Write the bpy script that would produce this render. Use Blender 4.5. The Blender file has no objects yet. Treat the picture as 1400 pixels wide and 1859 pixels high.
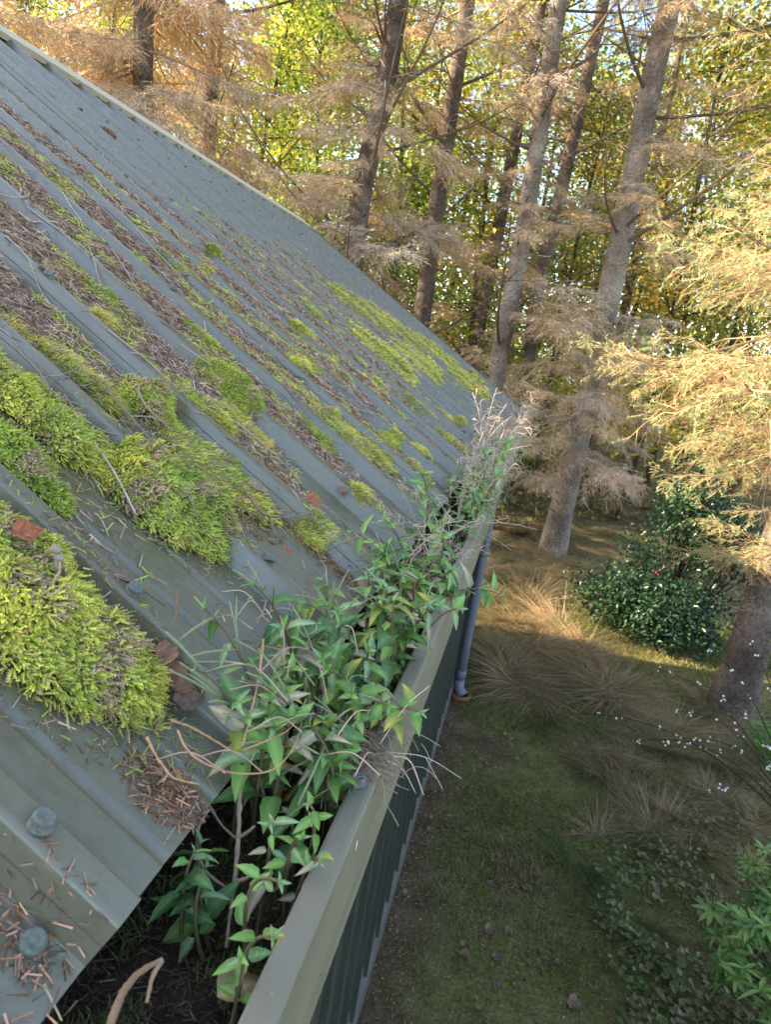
import bpy, math, random
import numpy as np
from mathutils import Vector, Matrix

C = bpy.context.scene.collection
SC = bpy.context.scene
rng = np.random.default_rng(11)
random.seed(5)

# ------------------------------------------------------------------ camera, light, exposure
CAM_Z = 2.6
F_PX = 1200.0
BM = np.array([[0.9630542, 0.18873753, -0.19210609],      # rows: outward, down, along the gutter
               [-0.14166129, 0.96169813, 0.23466739],
               [0.22903861, -0.19878342, 0.95290423]])
cam = bpy.data.cameras.new('camera')
cam_o = bpy.data.objects.new('camera', cam)
C.objects.link(cam_o)
cam.sensor_fit = 'VERTICAL'
cam.sensor_height = 36.0
cam.lens = 36.0 * F_PX / 1859.0
cam.clip_start = 0.02
cam.clip_end = 600
_w = [np.array([BM[0, k], BM[2, k], -BM[1, k]]) for k in range(3)]
cam_o.matrix_world = Matrix(((_w[0][0], -_w[1][0], -_w[2][0], 0),
                             (_w[0][1], -_w[1][1], -_w[2][1], 0),
                             (_w[0][2], -_w[1][2], -_w[2][2], CAM_Z),
                             (0, 0, 0, 1)))
cam.dof.use_dof = True
cam.dof.focus_distance = 1.0
cam.dof.aperture_fstop = 20.0
SC.camera = cam_o

SUN_EL, SUN_AZ = math.radians(28), math.radians(-97)     # azimuth from +Y towards +X
world = bpy.data.worlds.new('World')
SC.world = world
world.use_nodes = True
nt = world.node_tree
sky = nt.nodes.new('ShaderNodeTexSky')
sky.sky_type = 'NISHITA'
sky.sun_disc = False
sky.sun_elevation = SUN_EL
sky.sun_rotation = SUN_AZ
sky.air_density = 1.0
sky.dust_density = 1.6
bg = nt.nodes['Background']
bg.inputs['Strength'].default_value = 0.15
hs = nt.nodes.new('ShaderNodeHueSaturation')
hs.inputs['Saturation'].default_value = 0.92
nt.links.new(sky.outputs[0], hs.inputs['Color'])
nt.links.new(hs.outputs[0], bg.inputs['Color'])
sun = bpy.data.lights.new('sun', 'SUN')
sun.energy = 4.9
sun.angle = math.radians(0.5)
sun.color = (1.0, 0.81, 0.56)
sun_o = bpy.data.objects.new('sun', sun)
C.objects.link(sun_o)
sd = Vector((math.sin(SUN_AZ) * math.cos(SUN_EL), math.cos(SUN_AZ) * math.cos(SUN_EL), math.sin(SUN_EL)))
sun_o.rotation_euler = (-sd).to_track_quat('-Z', 'Y').to_euler()
sun_o.location = (-20, 0, 20)
SC.view_settings.view_transform = 'Standard'
SC.view_settings.look = 'None'
SC.view_settings.gamma = 1.0
SC.view_settings.exposure = 2.4
SC.cycles.use_denoising = True
SC.cycles.denoising_prefilter = 'ACCURATE'
SC.cycles.max_bounces = 6
SC.cycles.transparent_max_bounces = 4

# ------------------------------------------------------------------ geometry of the place
AL = 0.5446
NR = np.array([math.sin(AL), 0, math.cos(AL)])           # roof normal
DR = np.array([math.cos(AL), 0, -math.sin(AL)])          # down the slope
YY = np.array([0, 1.0, 0])
NPAN = 0.3674
S_E = 0.0235
PITCH = 0.2
RIB0 = 0.25
HR = 0.027
WEB = 0.011
VERGE = 5.93
YMIN = -1.6
U_RIDGE = 2.50
CAMP = np.array([0, 0, CAM_Z])


def roof(u, y, h=0.0):
    u = np.asarray(u, float); y = np.asarray(y, float); h = np.asarray(h, float)
    u, y, h = np.broadcast_arrays(u, y, h)
    return CAMP + (h - NPAN)[..., None] * NR + (S_E - u)[..., None] * DR + y[..., None] * YY


def prof(y):
    """height of the sheet above its pan"""
    t = (np.asarray(y, float) - RIB0 + WEB) % PITCH
    return np.clip(np.minimum(t / WEB, (0.0185 + 2 * WEB - t) / WEB), 0, 1) * HR


def ray(px, py):
    q = BM @ np.array([px - 700.0, py - 929.5, F_PX])
    return np.array([q[0], q[2], -q[1]])


def at(px, py, y):
    """the point of the cross-section y metres along the gutter on a sight line"""
    q = ray(px, py)
    return CAMP + q * (y / q[1])


def on_roof(px, py, h=0.0):
    q = ray(px, py)
    P = q * (-(NPAN - h) / (q @ NR))
    s = P @ DR
    return S_E - s, P[1]


def on_ground(px, py):
    q = ray(px, py)
    return CAMP + q * (-CAM_Z / q[2])


def hsh(ix, iy, iz, seed):
    h = (ix.astype(np.int64) * 374761393 + iy.astype(np.int64) * 668265263 + iz.astype(np.int64) * 2147483647 + seed * 974711) & 0xffffffff
    h = ((h ^ (h >> 13)) * 1274126177) & 0xffffffff
    h = h ^ (h >> 16)
    return (h & 0xffffff) / float(0xffffff)


def vnoise(p, seed=0):
    p = np.asarray(p, float)
    i = np.floor(p); f = p - i; f = f * f * (3 - 2 * f)
    i = i.astype(np.int64)
    r = 0
    for dx in (0, 1):
        for dy in (0, 1):
            for dz in (0, 1):
                w = (f[..., 0] if dx else 1 - f[..., 0]) * (f[..., 1] if dy else 1 - f[..., 1]) * (f[..., 2] if dz else 1 - f[..., 2])
                r = r + w * hsh(i[..., 0] + dx, i[..., 1] + dy, i[..., 2] + dz, seed)
    return r


def fbm(x, y, z=0.0, s=1.0, seed=0, o=3):
    x, y, z = np.broadcast_arrays(np.asarray(x, float), np.asarray(y, float), np.asarray(z, float))
    p = np.stack([x, y, z], -1) * s
    a, t, r = 1.0, 0.0, 0.0
    for k in range(o):
        r = r + a * vnoise(p * 2 ** k + 17.3 * k, seed + k); t += a; a *= 0.5
    return r / t


def nrm(v):
    return v / np.maximum(np.linalg.norm(v, axis=-1, keepdims=True), 1e-9)


def rnd_dir(n, r=None):
    return nrm((r or rng).normal(size=(n, 3)))


class MB:
    """collects vertices, faces and colours, then links them as ONE mesh object"""
    def __init__(self):
        self.v = []; self.f = []; self.c = []; self.n = 0

    def add(self, V, F, col):
        V = np.asarray(V, float).reshape(-1, 3)
        F = np.asarray(F, np.int64)
        col = np.broadcast_to(np.asarray(col, float), (len(V), 3))
        self.v.append(V); self.f.append(F + self.n); self.c.append(col); self.n += len(V)

    def mesh(self, name, mats, smooth=True):
        m = bpy.data.meshes.new(name)
        V = np.concatenate(self.v); Cc = np.concatenate(self.c)
        m.vertices.add(len(V)); m.vertices.foreach_set('co', V.astype(np.float32).ravel())
        tot = np.concatenate([np.full(len(f), f.shape[1]) for f in self.f])
        idx = np.concatenate([f.ravel() for f in self.f])
        m.loops.add(len(idx)); m.loops.foreach_set('vertex_index', idx.astype(np.int32))
        m.polygons.add(len(tot))
        m.polygons.foreach_set('loop_start', np.concatenate([[0], np.cumsum(tot)[:-1]]).astype(np.int32))
        m.polygons.foreach_set('use_smooth', np.full(len(tot), smooth))
        m.update(calc_edges=True)
        a = m.color_attributes.new('Col', 'FLOAT_COLOR', 'POINT')
        a.data.foreach_set('color', np.c_[Cc, np.ones(len(Cc))].astype(np.float32).ravel())
        for x in (mats if isinstance(mats, (list, tuple)) else [mats]):
            m.materials.append(x)
        return m

    def build(self, name, mats, parent=None, smooth=True):
        o = bpy.data.objects.new(name, self.mesh(name, mats, smooth))
        C.objects.link(o)
        if parent is not None:
            o.parent = parent
        return o

    # ---- shapes
    def tube(self, P, R, n=6, col=(.5, .5, .5), cap=True, knob=0.0):
        P = np.asarray(P, float); K = len(P)
        R = np.broadcast_to(np.asarray(R, float), (K,))
        T = np.gradient(P, axis=0); T = nrm(T)
        ref = np.array([0, 0, 1.0]) if abs(T[0][2]) < 0.9 else np.array([1.0, 0, 0])
        a = nrm(np.cross(T, ref)); b = np.cross(T, a)
        th = np.arange(n) / n * 2 * math.pi
        rr = R[:, None] * (1 + knob * (rng.random((K, n)) - .5))
        V = P[:, None, :] + rr[..., None] * (np.cos(th)[None, :, None] * a[:, None, :] + np.sin(th)[None, :, None] * b[:, None, :])
        i = np.arange(K - 1)[:, None] * n; j = np.arange(n)[None, :]
        F = np.stack([i + j, i + (j + 1) % n, i + n + (j + 1) % n, i + n + j], -1).reshape(-1, 4)
        cc = np.asarray(col, float)
        if cc.ndim == 2:
            cc = np.repeat(cc, n, axis=0)
        base = self.n
        self.add(V.reshape(-1, 3), F, cc)
        if cap and n >= 3:
            self.f.append(np.array([[base + k for k in range(n)][::-1]]))
            self.f.append(np.array([[base + (K - 1) * n + k for k in range(n)]]))

    def ribbons(self, P0, P1, w0, w1, col, r=None):
        n = len(P0)
        side = nrm(np.cross(P1 - P0, rnd_dir(n, r)))
        w0 = np.broadcast_to(w0, (n,))[:, None] * .5; w1 = np.broadcast_to(w1, (n,))[:, None] * .5
        V = np.stack([P0 - side * w0, P0 + side * w0, P1 + side * w1, P1 - side * w1], 1)
        F = np.arange(n * 4).reshape(n, 4)
        col = np.broadcast_to(np.asarray(col, float), (n, 3))
        self.add(V, F, np.repeat(col, 4, 0))

    def blades(self, P, D, side, L, W, bend, c0, c1):
        """grass blade / moss shoot: quad + tri that bends over"""
        n = len(P)
        L = np.broadcast_to(L, (n,))[:, None]; W = np.broadcast_to(W, (n,))[:, None] * .5
        M = P + D * L * .55 + bend * L * .15
        T = P + D * L + bend * L * .55
        V = np.stack([P - side * W, P + side * W, M - side * W * .8, M + side * W * .8, T], 1)
        k = np.arange(n)[:, None] * 5
        c0 = np.broadcast_to(np.asarray(c0, float), (n, 3)); c1 = np.broadcast_to(np.asarray(c1, float), (n, 3))
        cm = (c0 + c1) / 2
        b = self.n
        self.add(V, k + np.array([[0, 1, 3, 2]]), np.stack([c0, c0, cm, cm, c1], 1).reshape(-1, 3))
        self.f.append(b + k + np.array([[2, 3, 4]]))

    def diamonds(self, P, D, side, L, W, col, fold=0.25, r=None):
        """small leaf of two halves folded along the midrib"""
        n = len(P)
        L = np.broadcast_to(L, (n,))[:, None]; W = np.broadcast_to(W, (n,))[:, None] * .5
        up = np.cross(side, D)
        V = np.stack([P, P + D * L * .45 + side * W + up * W * fold, P + D * L, P + D * L * .45 - side * W + up * W * fold], 1)
        k = np.arange(n)[:, None] * 4
        F = np.concatenate([k + np.array([[0, 1, 2]]), k + np.array([[0, 2, 3]])])
        col = np.broadcast_to(np.asarray(col, float), (n, 3))
        self.add(V, F, np.repeat(col, 4, 0))

    def grid(self, P, col, keep=None):
        a, b = P.shape[:2]
        i = np.arange(a - 1)[:, None] * b; j = np.arange(b - 1)[None, :]
        F = np.stack([i + j, i + j + 1, i + b + j + 1, i + b + j], -1)
        if keep is not None:
            F = F[keep[:-1, :-1] & keep[1:, :-1] & keep[:-1, 1:] & keep[1:, 1:]]
        col = np.broadcast_to(np.asarray(col, float), (a, b, 3)).reshape(-1, 3)
        self.add(P.reshape(-1, 3), F.reshape(-1, 4), col)

    def box(self, c, s, col=(.5, .5, .5), R=None):
        V = np.array([[x, y, z] for x in (-.5, .5) for y in (-.5, .5) for z in (-.5, .5)]) * np.asarray(s, float)
        if R is not None:
            V = V @ np.asarray(R).T
        self.add(V + np.asarray(c, float), [[0, 1, 3, 2], [4, 6, 7, 5], [0, 4, 5, 1], [2, 3, 7, 6], [0, 2, 6, 4], [1, 5, 7, 3]], col)

    def lathe(self, prof_, n=16, col=(.5, .5, .5)):
        pr = np.array(prof_, float)
        th = np.arange(n) / n * 2 * math.pi
        V = np.stack([pr[:, 0:1] * np.cos(th), pr[:, 0:1] * np.sin(th), np.repeat(pr[:, 1:2], n, 1)], -1)
        K = len(pr)
        i = np.arange(K - 1)[:, None] * n; j = np.arange(n)[None, :]
        F = np.stack([i + j, i + (j + 1) % n, i + n + (j + 1) % n, i + n + j], -1).reshape(-1, 4)
        self.add(V.reshape(-1, 3), F, col)


def tag(o, label=None, cat=None, group=None, kind=None):
    if label: o['label'] = label
    if cat: o['category'] = cat
    if group: o['group'] = group
    if kind: o['kind'] = kind
    return o


def empty(name, loc):
    o = bpy.data.objects.new(name, None)
    o.empty_display_size = 0.05
    C.objects.link(o)
    o.location = loc
    return o


def part(name, mesh, parent, M=None):
    o = bpy.data.objects.new(name, mesh)
    C.objects.link(o)
    o.parent = parent
    if M is not None:
        o.matrix_basis = M
    return o


def frame(p, x, z):
    """4x4 with local +X along x and local +Z near z"""
    x = nrm(np.asarray(x, float)); z = np.asarray(z, float)
    y = nrm(np.cross(z, x)); z = np.cross(x, y)
    return Matrix(((x[0], y[0], z[0], p[0]), (x[1], y[1], z[1], p[1]), (x[2], y[2], z[2], p[2]), (0, 0, 0, 1)))


# ------------------------------------------------------------------ materials
def mat(name, build):
    m = bpy.data.materials.new(name); m.use_nodes = True
    n = m.node_tree.nodes; l = m.node_tree.links
    b = n['Principled BSDF']; out = n['Material Output']
    build(n, l, b, out)
    return m


def noise_node(n, l, scale, detail=4, rough=.6, coord='Object', vec=None):
    t = n.new('ShaderNodeTexNoise'); t.inputs['Scale'].default_value = scale
    t.inputs['Detail'].default_value = detail; t.inputs['Roughness'].default_value = rough
    if vec is None:
        tc = n.new('ShaderNodeTexCoord'); vec = tc.outputs[coord]
    l.new(vec, t.inputs['Vector'])
    return t


def ramp(n, l, src, stops):
    r = n.new('ShaderNodeValToRGB'); e = r.color_ramp.elements
    while len(e) < len(stops): e.new(0.5)
    for k, (p, c) in enumerate(stops):
        e[k].position = p; e[k].color = (*c, 1)
    l.new(src, r.inputs['Fac'])
    return r


def painted(name, col, dirt, rough=.42, streak=(1, 1, 1), amount=.5, spec=.5, coord='Object'):
    def f(n, l, b, out):
        tc = n.new('ShaderNodeTexCoord')
        mp = n.new('ShaderNodeMapping'); mp.inputs['Scale'].default_value = streak
        l.new(tc.outputs[coord], mp.inputs['Vector'])
        t1 = noise_node(n, l, 9, 6, .65, vec=mp.outputs[0])
        t2 = noise_node(n, l, 260, 2, .5, vec=tc.outputs[coord])
        r1 = ramp(n, l, t1.outputs['Fac'], [(.40, (0, 0, 0)), (.72, (1, 1, 1))])
        r2 = ramp(n, l, t2.outputs['Fac'], [(.70, (0, 0, 0)), (.76, (1, 1, 1))])
        mx = n.new('ShaderNodeMixRGB'); mx.inputs[1].default_value = (*col, 1); mx.inputs[2].default_value = (*dirt, 1)
        mu = n.new('ShaderNodeMath'); mu.operation = 'MULTIPLY'; mu.inputs[1].default_value = amount
        l.new(r1.outputs[0], mu.inputs[0]); l.new(mu.outputs[0], mx.inputs[0])
        mx2 = n.new('ShaderNodeMixRGB'); mx2.inputs[2].default_value = (min(1, col[0] * 2.2), min(1, col[1] * 2.2), min(1, col[2] * 2.0), 1)
        mu2 = n.new('ShaderNodeMath'); mu2.operation = 'MULTIPLY'; mu2.inputs[1].default_value = .55
        l.new(r2.outputs[0], mu2.inputs[0]); l.new(mu2.outputs[0], mx2.inputs[0])
        l.new(mx.outputs[0], mx2.inputs[1]); l.new(mx2.outputs[0], b.inputs['Base Color'])
        rr = n.new('ShaderNodeMath'); rr.operation = 'MULTIPLY_ADD'; rr.inputs[1].default_value = .25; rr.inputs[2].default_value = rough
        l.new(r1.outputs[0], rr.inputs[0]); l.new(rr.outputs[0], b.inputs['Roughness'])
        b.inputs['Specular IOR Level'].default_value = spec
        bp = n.new('ShaderNodeBump'); bp.inputs['Strength'].default_value = .06; bp.inputs['Distance'].default_value = .002
        t3 = noise_node(n, l, 900, 2, .5, vec=tc.outputs[coord])
        l.new(t3.outputs['Fac'], bp.inputs['Height']); l.new(bp.outputs[0], b.inputs['Normal'])
    return mat(name, f)


def vcol(name, rough=.7, trans=0.0, var=.25, scale=40, spec=.3, hue=None):
    """colour from the attribute, varied by noise, optionally translucent (leaves)"""
    def f(n, l, b, out):
        a = n.new('ShaderNodeAttribute'); a.attribute_name = 'Col'
        t = noise_node(n, l, scale, 3)
        mm = n.new('ShaderNodeMath'); mm.operation = 'MULTIPLY_ADD'
        mm.inputs[1].default_value = 2 * var; mm.inputs[2].default_value = 1 - var
        l.new(t.outputs['Fac'], mm.inputs[0])
        mx = n.new('ShaderNodeVectorMath'); mx.operation = 'SCALE'
        l.new(a.outputs['Color'], mx.inputs[0]); l.new(mm.outputs[0], mx.inputs['Scale'])
        l.new(mx.outputs[0], b.inputs['Base Color'])
        b.inputs['Roughness'].default_value = rough
        b.inputs['Specular IOR Level'].default_value = spec
        if trans:
            tr = n.new('ShaderNodeBsdfTranslucent'); ms = n.new('ShaderNodeMixShader')
            ms.inputs[0].default_value = trans
            l.new(mx.outputs[0], tr.inputs['Color'])
            l.new(b.outputs[0], ms.inputs[1]); l.new(tr.outputs[0], ms.inputs[2]); l.new(ms.outputs[0], out.inputs['Surface'])
    return mat(name, f)


def bark(name, c0, c1, c2, scale=1.0):
    def f(n, l, b, out):
        tc = n.new('ShaderNodeTexCoord'); mp = n.new('ShaderNodeMapping')
        mp.inputs['Scale'].default_value = (9 * scale, 9 * scale, 3.2 * scale)
        l.new(tc.outputs['Object'], mp.inputs['Vector'])
        v = n.new('ShaderNodeTexVoronoi'); v.feature = 'DISTANCE_TO_EDGE'; v.inputs['Scale'].default_value = 4.6
        nz = noise_node(n, l, 3, 5, .7, vec=mp.outputs[0])
        ad = n.new('ShaderNodeMixRGB'); ad.blend_type = 'ADD'; ad.inputs[0].default_value = 1.3
        l.new(mp.outputs[0], ad.inputs[1]); l.new(nz.outputs['Color'], ad.inputs[2]); l.new(ad.outputs[0], v.inputs['Vector'])
        big = noise_node(n, l, 2.2, 4, .6)
        r = ramp(n, l, big.outputs['Fac'], [(.36, c0), (.52, c1), (.66, c2)])
        rv = ramp(n, l, v.outputs['Distance'], [(0, (.35, .33, .3)), (.10, (1, 1, 1))])
        mx = n.new('ShaderNodeMixRGB'); mx.blend_type = 'MULTIPLY'; mx.inputs[0].default_value = .38
        l.new(r.outputs[0], mx.inputs[1]); l.new(rv.outputs[0], mx.inputs[2])
        fn = noise_node(n, l, 34, 6, .75)
        rf = ramp(n, l, fn.outputs['Fac'], [(.32, (.45, .43, .42)), (.5, (.95, .95, .95)), (.68, (1.45, 1.42, 1.35))])
        mx2 = n.new('ShaderNodeMixRGB'); mx2.blend_type = 'MULTIPLY'; mx2.inputs[0].default_value = 1
        l.new(mx.outputs[0], mx2.inputs[1]); l.new(rf.outputs[0], mx2.inputs[2])
        l.new(mx2.outputs[0], b.inputs['Base Color'])
        b.inputs['Roughness'].default_value = .9
        b.inputs['Specular IOR Level'].default_value = .15
        bp = n.new('ShaderNodeBump'); bp.inputs['Strength'].default_value = .5; bp.inputs['Distance'].default_value = .012
        l.new(rv.outputs[0], bp.inputs['Height'])
        bp2 = n.new('ShaderNodeBump'); bp2.inputs['Strength'].default_value = .9; bp2.inputs['Distance'].default_value = .03
        l.new(fn.outputs['Fac'], bp2.inputs['Height']); l.new(bp.outputs[0], bp2.inputs['Normal'])
        l.new(bp2.outputs[0], b.inputs['Normal'])
    return mat(name, f)


M = {}
M['roof'] = painted('roof_paint', (.118, .109, .068), (.165, .15, .09), .22, (2, 5, 2), .45, 1.0)
M['gutter'] = painted('gutter_paint', (.175, .158, .112), (.21, .19, .125), .42, (3, 1, 3), .5, .45)
M['cap'] = painted('beige_cap', (.50, .43, .30), (.36, .31, .20), .75, (6, 1, 6), .8, .2)  # pale beige ridge cap, mottled with a darker tan
M['wall'] = painted('wall_paint', (.030, .036, .028), (.05, .055, .04), .5, (8, 8, 1), .5, .4)
M['flash'] = painted('flashing_paint', (.095, .09, .082), (.07, .062, .05), .6, (1, 1, 6), .6, .3)
M['pipe'] = painted('pipe_plastic', (.115, .125, .160), (.15, .155, .18), .38, (6, 6, 1), .4, .5)
M['screw'] = painted('screw_cap', (.13, .14, .115), (.04, .04, .035), .5, (30, 30, 30), .8, .4)
M['clay'] = painted('clay', (.22, .085, .045), (.2, .08, .05), .8, (3, 3, 3), .5, .2)
M['moss'] = vcol('moss', .8, .28, .25, 70, .15)
M['litter'] = vcol('litter', .85, 0, .35, 90, .15)
M['twig'] = vcol('twig', .85, 0, .4, 120, .15)
M['leaf'] = vcol('leaf', .46, .25, .28, 60, .35)
M['dryleaf'] = vcol('dry_leaf', .75, .15, .35, 90, .2)
M['dry'] = vcol('dry_stem', .7, .15, .25, 60, .25)
M['grass'] = vcol('grass', .7, .3, .3, 3, .2)
M['wood_leaf'] = vcol('wood_leaf', .6, .5, .25, 1.2, .2)
M['holly'] = vcol('holly_leaf', .34, .08, .3, 6, .35)
M['needle'] = vcol('needle', .6, .3, .25, 8, .2)
M['deadtwig'] = vcol('dead_twig', .9, 0, .3, 4, .1)
M['berry'] = vcol('berry', .35, .1, .1, 20, .5)
M['bark_pale'] = bark('bark_pale', (.17, .135, .11), (.32, .26, .205), (.46, .40, .32))
M['bark'] = bark('bark_brown', (.11, .08, .065), (.20, .155, .125), (.29, .245, .20))
M['bark_thin'] = bark('bark_thin', (.06, .05, .035), (.11, .09, .06), (.16, .14, .10), 2.5)


def ground_mat():
    def f(n, l, b, out):
        tc = n.new('ShaderNodeTexCoord'); co = tc.outputs['Object']
        big = noise_node(n, l, .9, 5, .6, vec=co)
        mid = noise_node(n, l, 7, 5, .7, vec=co)
        fin = noise_node(n, l, 60, 4, .7, vec=co)
        g = ramp(n, l, mid.outputs['Fac'], [(.28, (.115, .09, .042)), (.45, (.145, .145, .045)), (.70, (.22, .20, .075))])
        d = ramp(n, l, mid.outputs['Fac'], [(.3, (.085, .055, .035)), (.55, (.15, .105, .066)), (.75, (.22, .16, .10))])
        sx = n.new('ShaderNodeSeparateXYZ'); l.new(co, sx.inputs[0])
        # bare litter strip along the foot of the wall and under the trees
        ma = n.new('ShaderNodeMapRange'); ma.inputs['From Min'].default_value = .10; ma.inputs['From Max'].default_value = -.20
        l.new(sx.outputs['X'], ma.inputs['Value'])
        md = n.new('ShaderNodeMapRange'); md.inputs['From Min'].default_value = 6; md.inputs['From Max'].default_value = 9
        l.new(sx.outputs['Y'], md.inputs['Value'])
        mb = ramp(n, l, big.outputs['Fac'], [(.48, (0, 0, 0)), (.60, (1, 1, 1))])
        mdm = n.new('ShaderNodeMath'); mdm.operation = 'MAXIMUM'
        l.new(ma.outputs[0], mdm.inputs[0]); l.new(mb.outputs[0], mdm.inputs[1])
        mm = n.new('ShaderNodeMath'); mm.operation = 'MAXIMUM'; l.new(mdm.outputs[0], mm.inputs[0]); 
        mh = n.new('ShaderNodeMath'); mh.operation = 'MULTIPLY'; mh.inputs[1].default_value = .7
        l.new(md.outputs[0], mh.inputs[0]); l.new(mh.outputs[0], mm.inputs[1])
        mx = n.new('ShaderNodeMixRGB'); l.new(mm.outputs[0], mx.inputs[0]); l.new(g.outputs[0], mx.inputs[1]); l.new(d.outputs[0], mx.inputs[2])
        rf = ramp(n, l, fin.outputs['Fac'], [(.3, (.55, .55, .55)), (.7, (1.35, 1.35, 1.3))])
        m2 = n.new('ShaderNodeMixRGB'); m2.blend_type = 'MULTIPLY'; m2.inputs[0].default_value = 1
        l.new(mx.outputs[0], m2.inputs[1]); l.new(rf.outputs[0], m2.inputs[2]); l.new(m2.outputs[0], b.inputs['Base Color'])
        b.inputs['Roughness'].default_value = .95; b.inputs['Specular IOR Level'].default_value = .1
        bp = n.new('ShaderNodeBump'); bp.inputs['Strength'].default_value = .8; bp.inputs['Distance'].default_value = .03
        l.new(fin.outputs['Fac'], bp.inputs['Height']); l.new(bp.outputs[0], b.inputs['Normal'])
    return mat('ground', f)


M['ground'] = ground_mat()

# ------------------------------------------------------------------ ground
def gz(x, y):
    """height of the terrain"""
    return (fbm(x, y, 0, .9, 3, 3) - .5) * .10 * np.clip((np.asarray(x) + .1) / .8, 0, 1) + np.clip((np.asarray(y) - 9) / 40, 0, 1) * 1.2


mb = MB()
ax = np.concatenate([np.linspace(-90, -3, 14)[:-1], np.linspace(-3, 6, 90)[:-1], np.linspace(6, 90, 16)])
ay = np.concatenate([np.linspace(-60, 0, 8)[:-1], np.linspace(0, 14, 120)[:-1], np.linspace(14, 140, 20)])
gx, gy = np.meshgrid(ax, ay, indexing='ij')
mb.grid(np.stack([gx, gy, gz(gx, gy)], -1)[:, ::-1][::-1], (.1, .1, .05))
tag(mb.build('ground', M['ground']), kind='structure')

# ------------------------------------------------------------------ the shed
shed = empty('metal_shed', (-1.6, 2.0, 0))
tag(shed, 'olive green metal shed with ribbed sloping roof, box gutter and dark ribbed wall', 'shed')
OFF = np.array([1.6, -2.0, 0])


def shed_part(mb, name, m, parent=None, smooth=True):
    """parts are written in world coordinates; the shed's Empty stands at its base"""
    for k in range(len(mb.v)):
        mb.v[k] = mb.v[k] + OFF
    return mb.build(name, m, parent or shed, smooth)


def arc_fold(pts, r, k=4):
    """round the corners of an open polyline of (y, h) points"""
    out = [pts[0]]
    for a, b, c in zip(pts[:-2], pts[1:-1], pts[2:]):
        a, b, c = map(np.array, (a, b, c))
        d0 = (a - b) / np.linalg.norm(a - b); d1 = (c - b) / np.linalg.norm(c - b)
        rr = min(r, .45 * np.linalg.norm(a - b), .45 * np.linalg.norm(c - b))
        p0 = b + d0 * rr; p1 = b + d1 * rr
        for t in np.linspace(0, 1, k):
            out.append(tuple((1 - t) ** 2 * p0 + 2 * t * (1 - t) * b + t * t * p1))
    out.append(pts[-1])
    return out


def sheet_section(i0, i1, y_end=None):
    """cross-section of one sheet from the near web of rib i0 to the near web of rib i1"""
    f0 = RIB0 + PITCH * i0
    pts = [(f0 - WEB * .52, HR * .48 + .0022), (f0 - .0006, HR + .0014)]
    for i in range(i0, i1):
        f = RIB0 + PITCH * i
        e = .0010 if i == i0 else 0
        if i > i0:
            pts += [(f - WEB, 0), (f, HR)]
        pts += [(f + .0185, HR + e), (f + .0185 + WEB, 0)]
        for g in (.070, .132):
            pts += [(f + g - .0052, 0), (f + g - .0022, -.0030), (f + g + .0022, -.0030), (f + g + .0052, 0)]
    f = RIB0 + PITCH * i1
    if y_end is None:
        pts += [(f - WEB, 0), (f - WEB * .45, HR * .55)]
    else:
        pts = [p for p in pts if p[0] < y_end] + [(y_end, 0)]
    return arc_fold(pts, .0030)


screw_pos = []
sheets = {}
for k in range(-3, 10):
    i0 = 3 * k; i1 = i0 + 3
    sec = sheet_section(i0, i1, VERGE if k == 9 else None)
    us = np.concatenate([[-.0], np.linspace(.02, U_RIDGE, 14)])
    S = np.array(sec)
    U, Yq = np.meshgrid(us, S[:, 0], indexing='ij')
    Hh = np.broadcast_to(S[:, 1], U.shape) + .0012 * (fbm(U * 1.5, Yq * 6, 0, 1, 8, 2) - .5)
    P = roof(U, Yq, Hh)
    Pu = P - NR * .0013
    mb = MB(); mb.grid(P, (.1, .1, .1)); mb.grid(Pu[:, ::-1], (.1, .1, .1))
    mb.grid(np.stack([P[0], Pu[0]]), (.1, .1, .1))                   # the cut end over the gutter
    mb.grid(np.stack([Pu[:, 0], P[:, 0]]), (.1, .1, .1))             # the lap edge
    o = shed_part(mb, 'roof_sheet', M['roof'], smooth=False)
    sheets[k] = o

# screws: moulded cap on a washer
mb = MB()
mb.lathe([(0, .0002), (.0078, .0002), (.0080, .0010), (.0078, .0018), (.0068, .0022), (.0066, .0058), (.0062, .0070), (.0052, .0075), (.0030, .0072), (.0022, .0062), (0, .0060)], 18, (.1, .1, .1))
screw_mesh = mb.mesh('screw', M['screw'])


def put_screw(u, y, tilt=0.0):
    k = int(math.floor((y - RIB0 + .007) / .6)); k = max(-3, min(9, k))
    h = float(prof(y)) + (.001 if abs((y - RIB0) % .6 - .009) < .012 else 0)
    p = roof(u, y, h) + OFF
    z = nrm(NR + rng.normal(size=3) * .06)
    part('screw', screw_mesh, sheets[k], frame(p, np.array([math.cos(u * 50), math.sin(u * 50), 0.3]), z))


for (px, py, h) in [(72, 1500, HR), (236, 1074, HR), (80, 498, HR), (620, 868, HR), (62, 1706, .001), (645, 1435, HR)]:
    if py == 1435:
        continue
    u, y = on_roof(px, py, h + .003)
    if h > .01:
        i = round((y - RIB0 - .009) / PITCH); y = RIB0 + PITCH * i + .0095
    put_screw(u, y)
for i in range(2, 29):
    f = RIB0 + PITCH * i + .0095
    for ur in (.10, .70, 1.30, 1.90, 2.34):
        if i == 3 and ur == .70: continue
        if rng.random() < .8:
            put_screw(ur + rng.normal() * .02, f)

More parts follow.
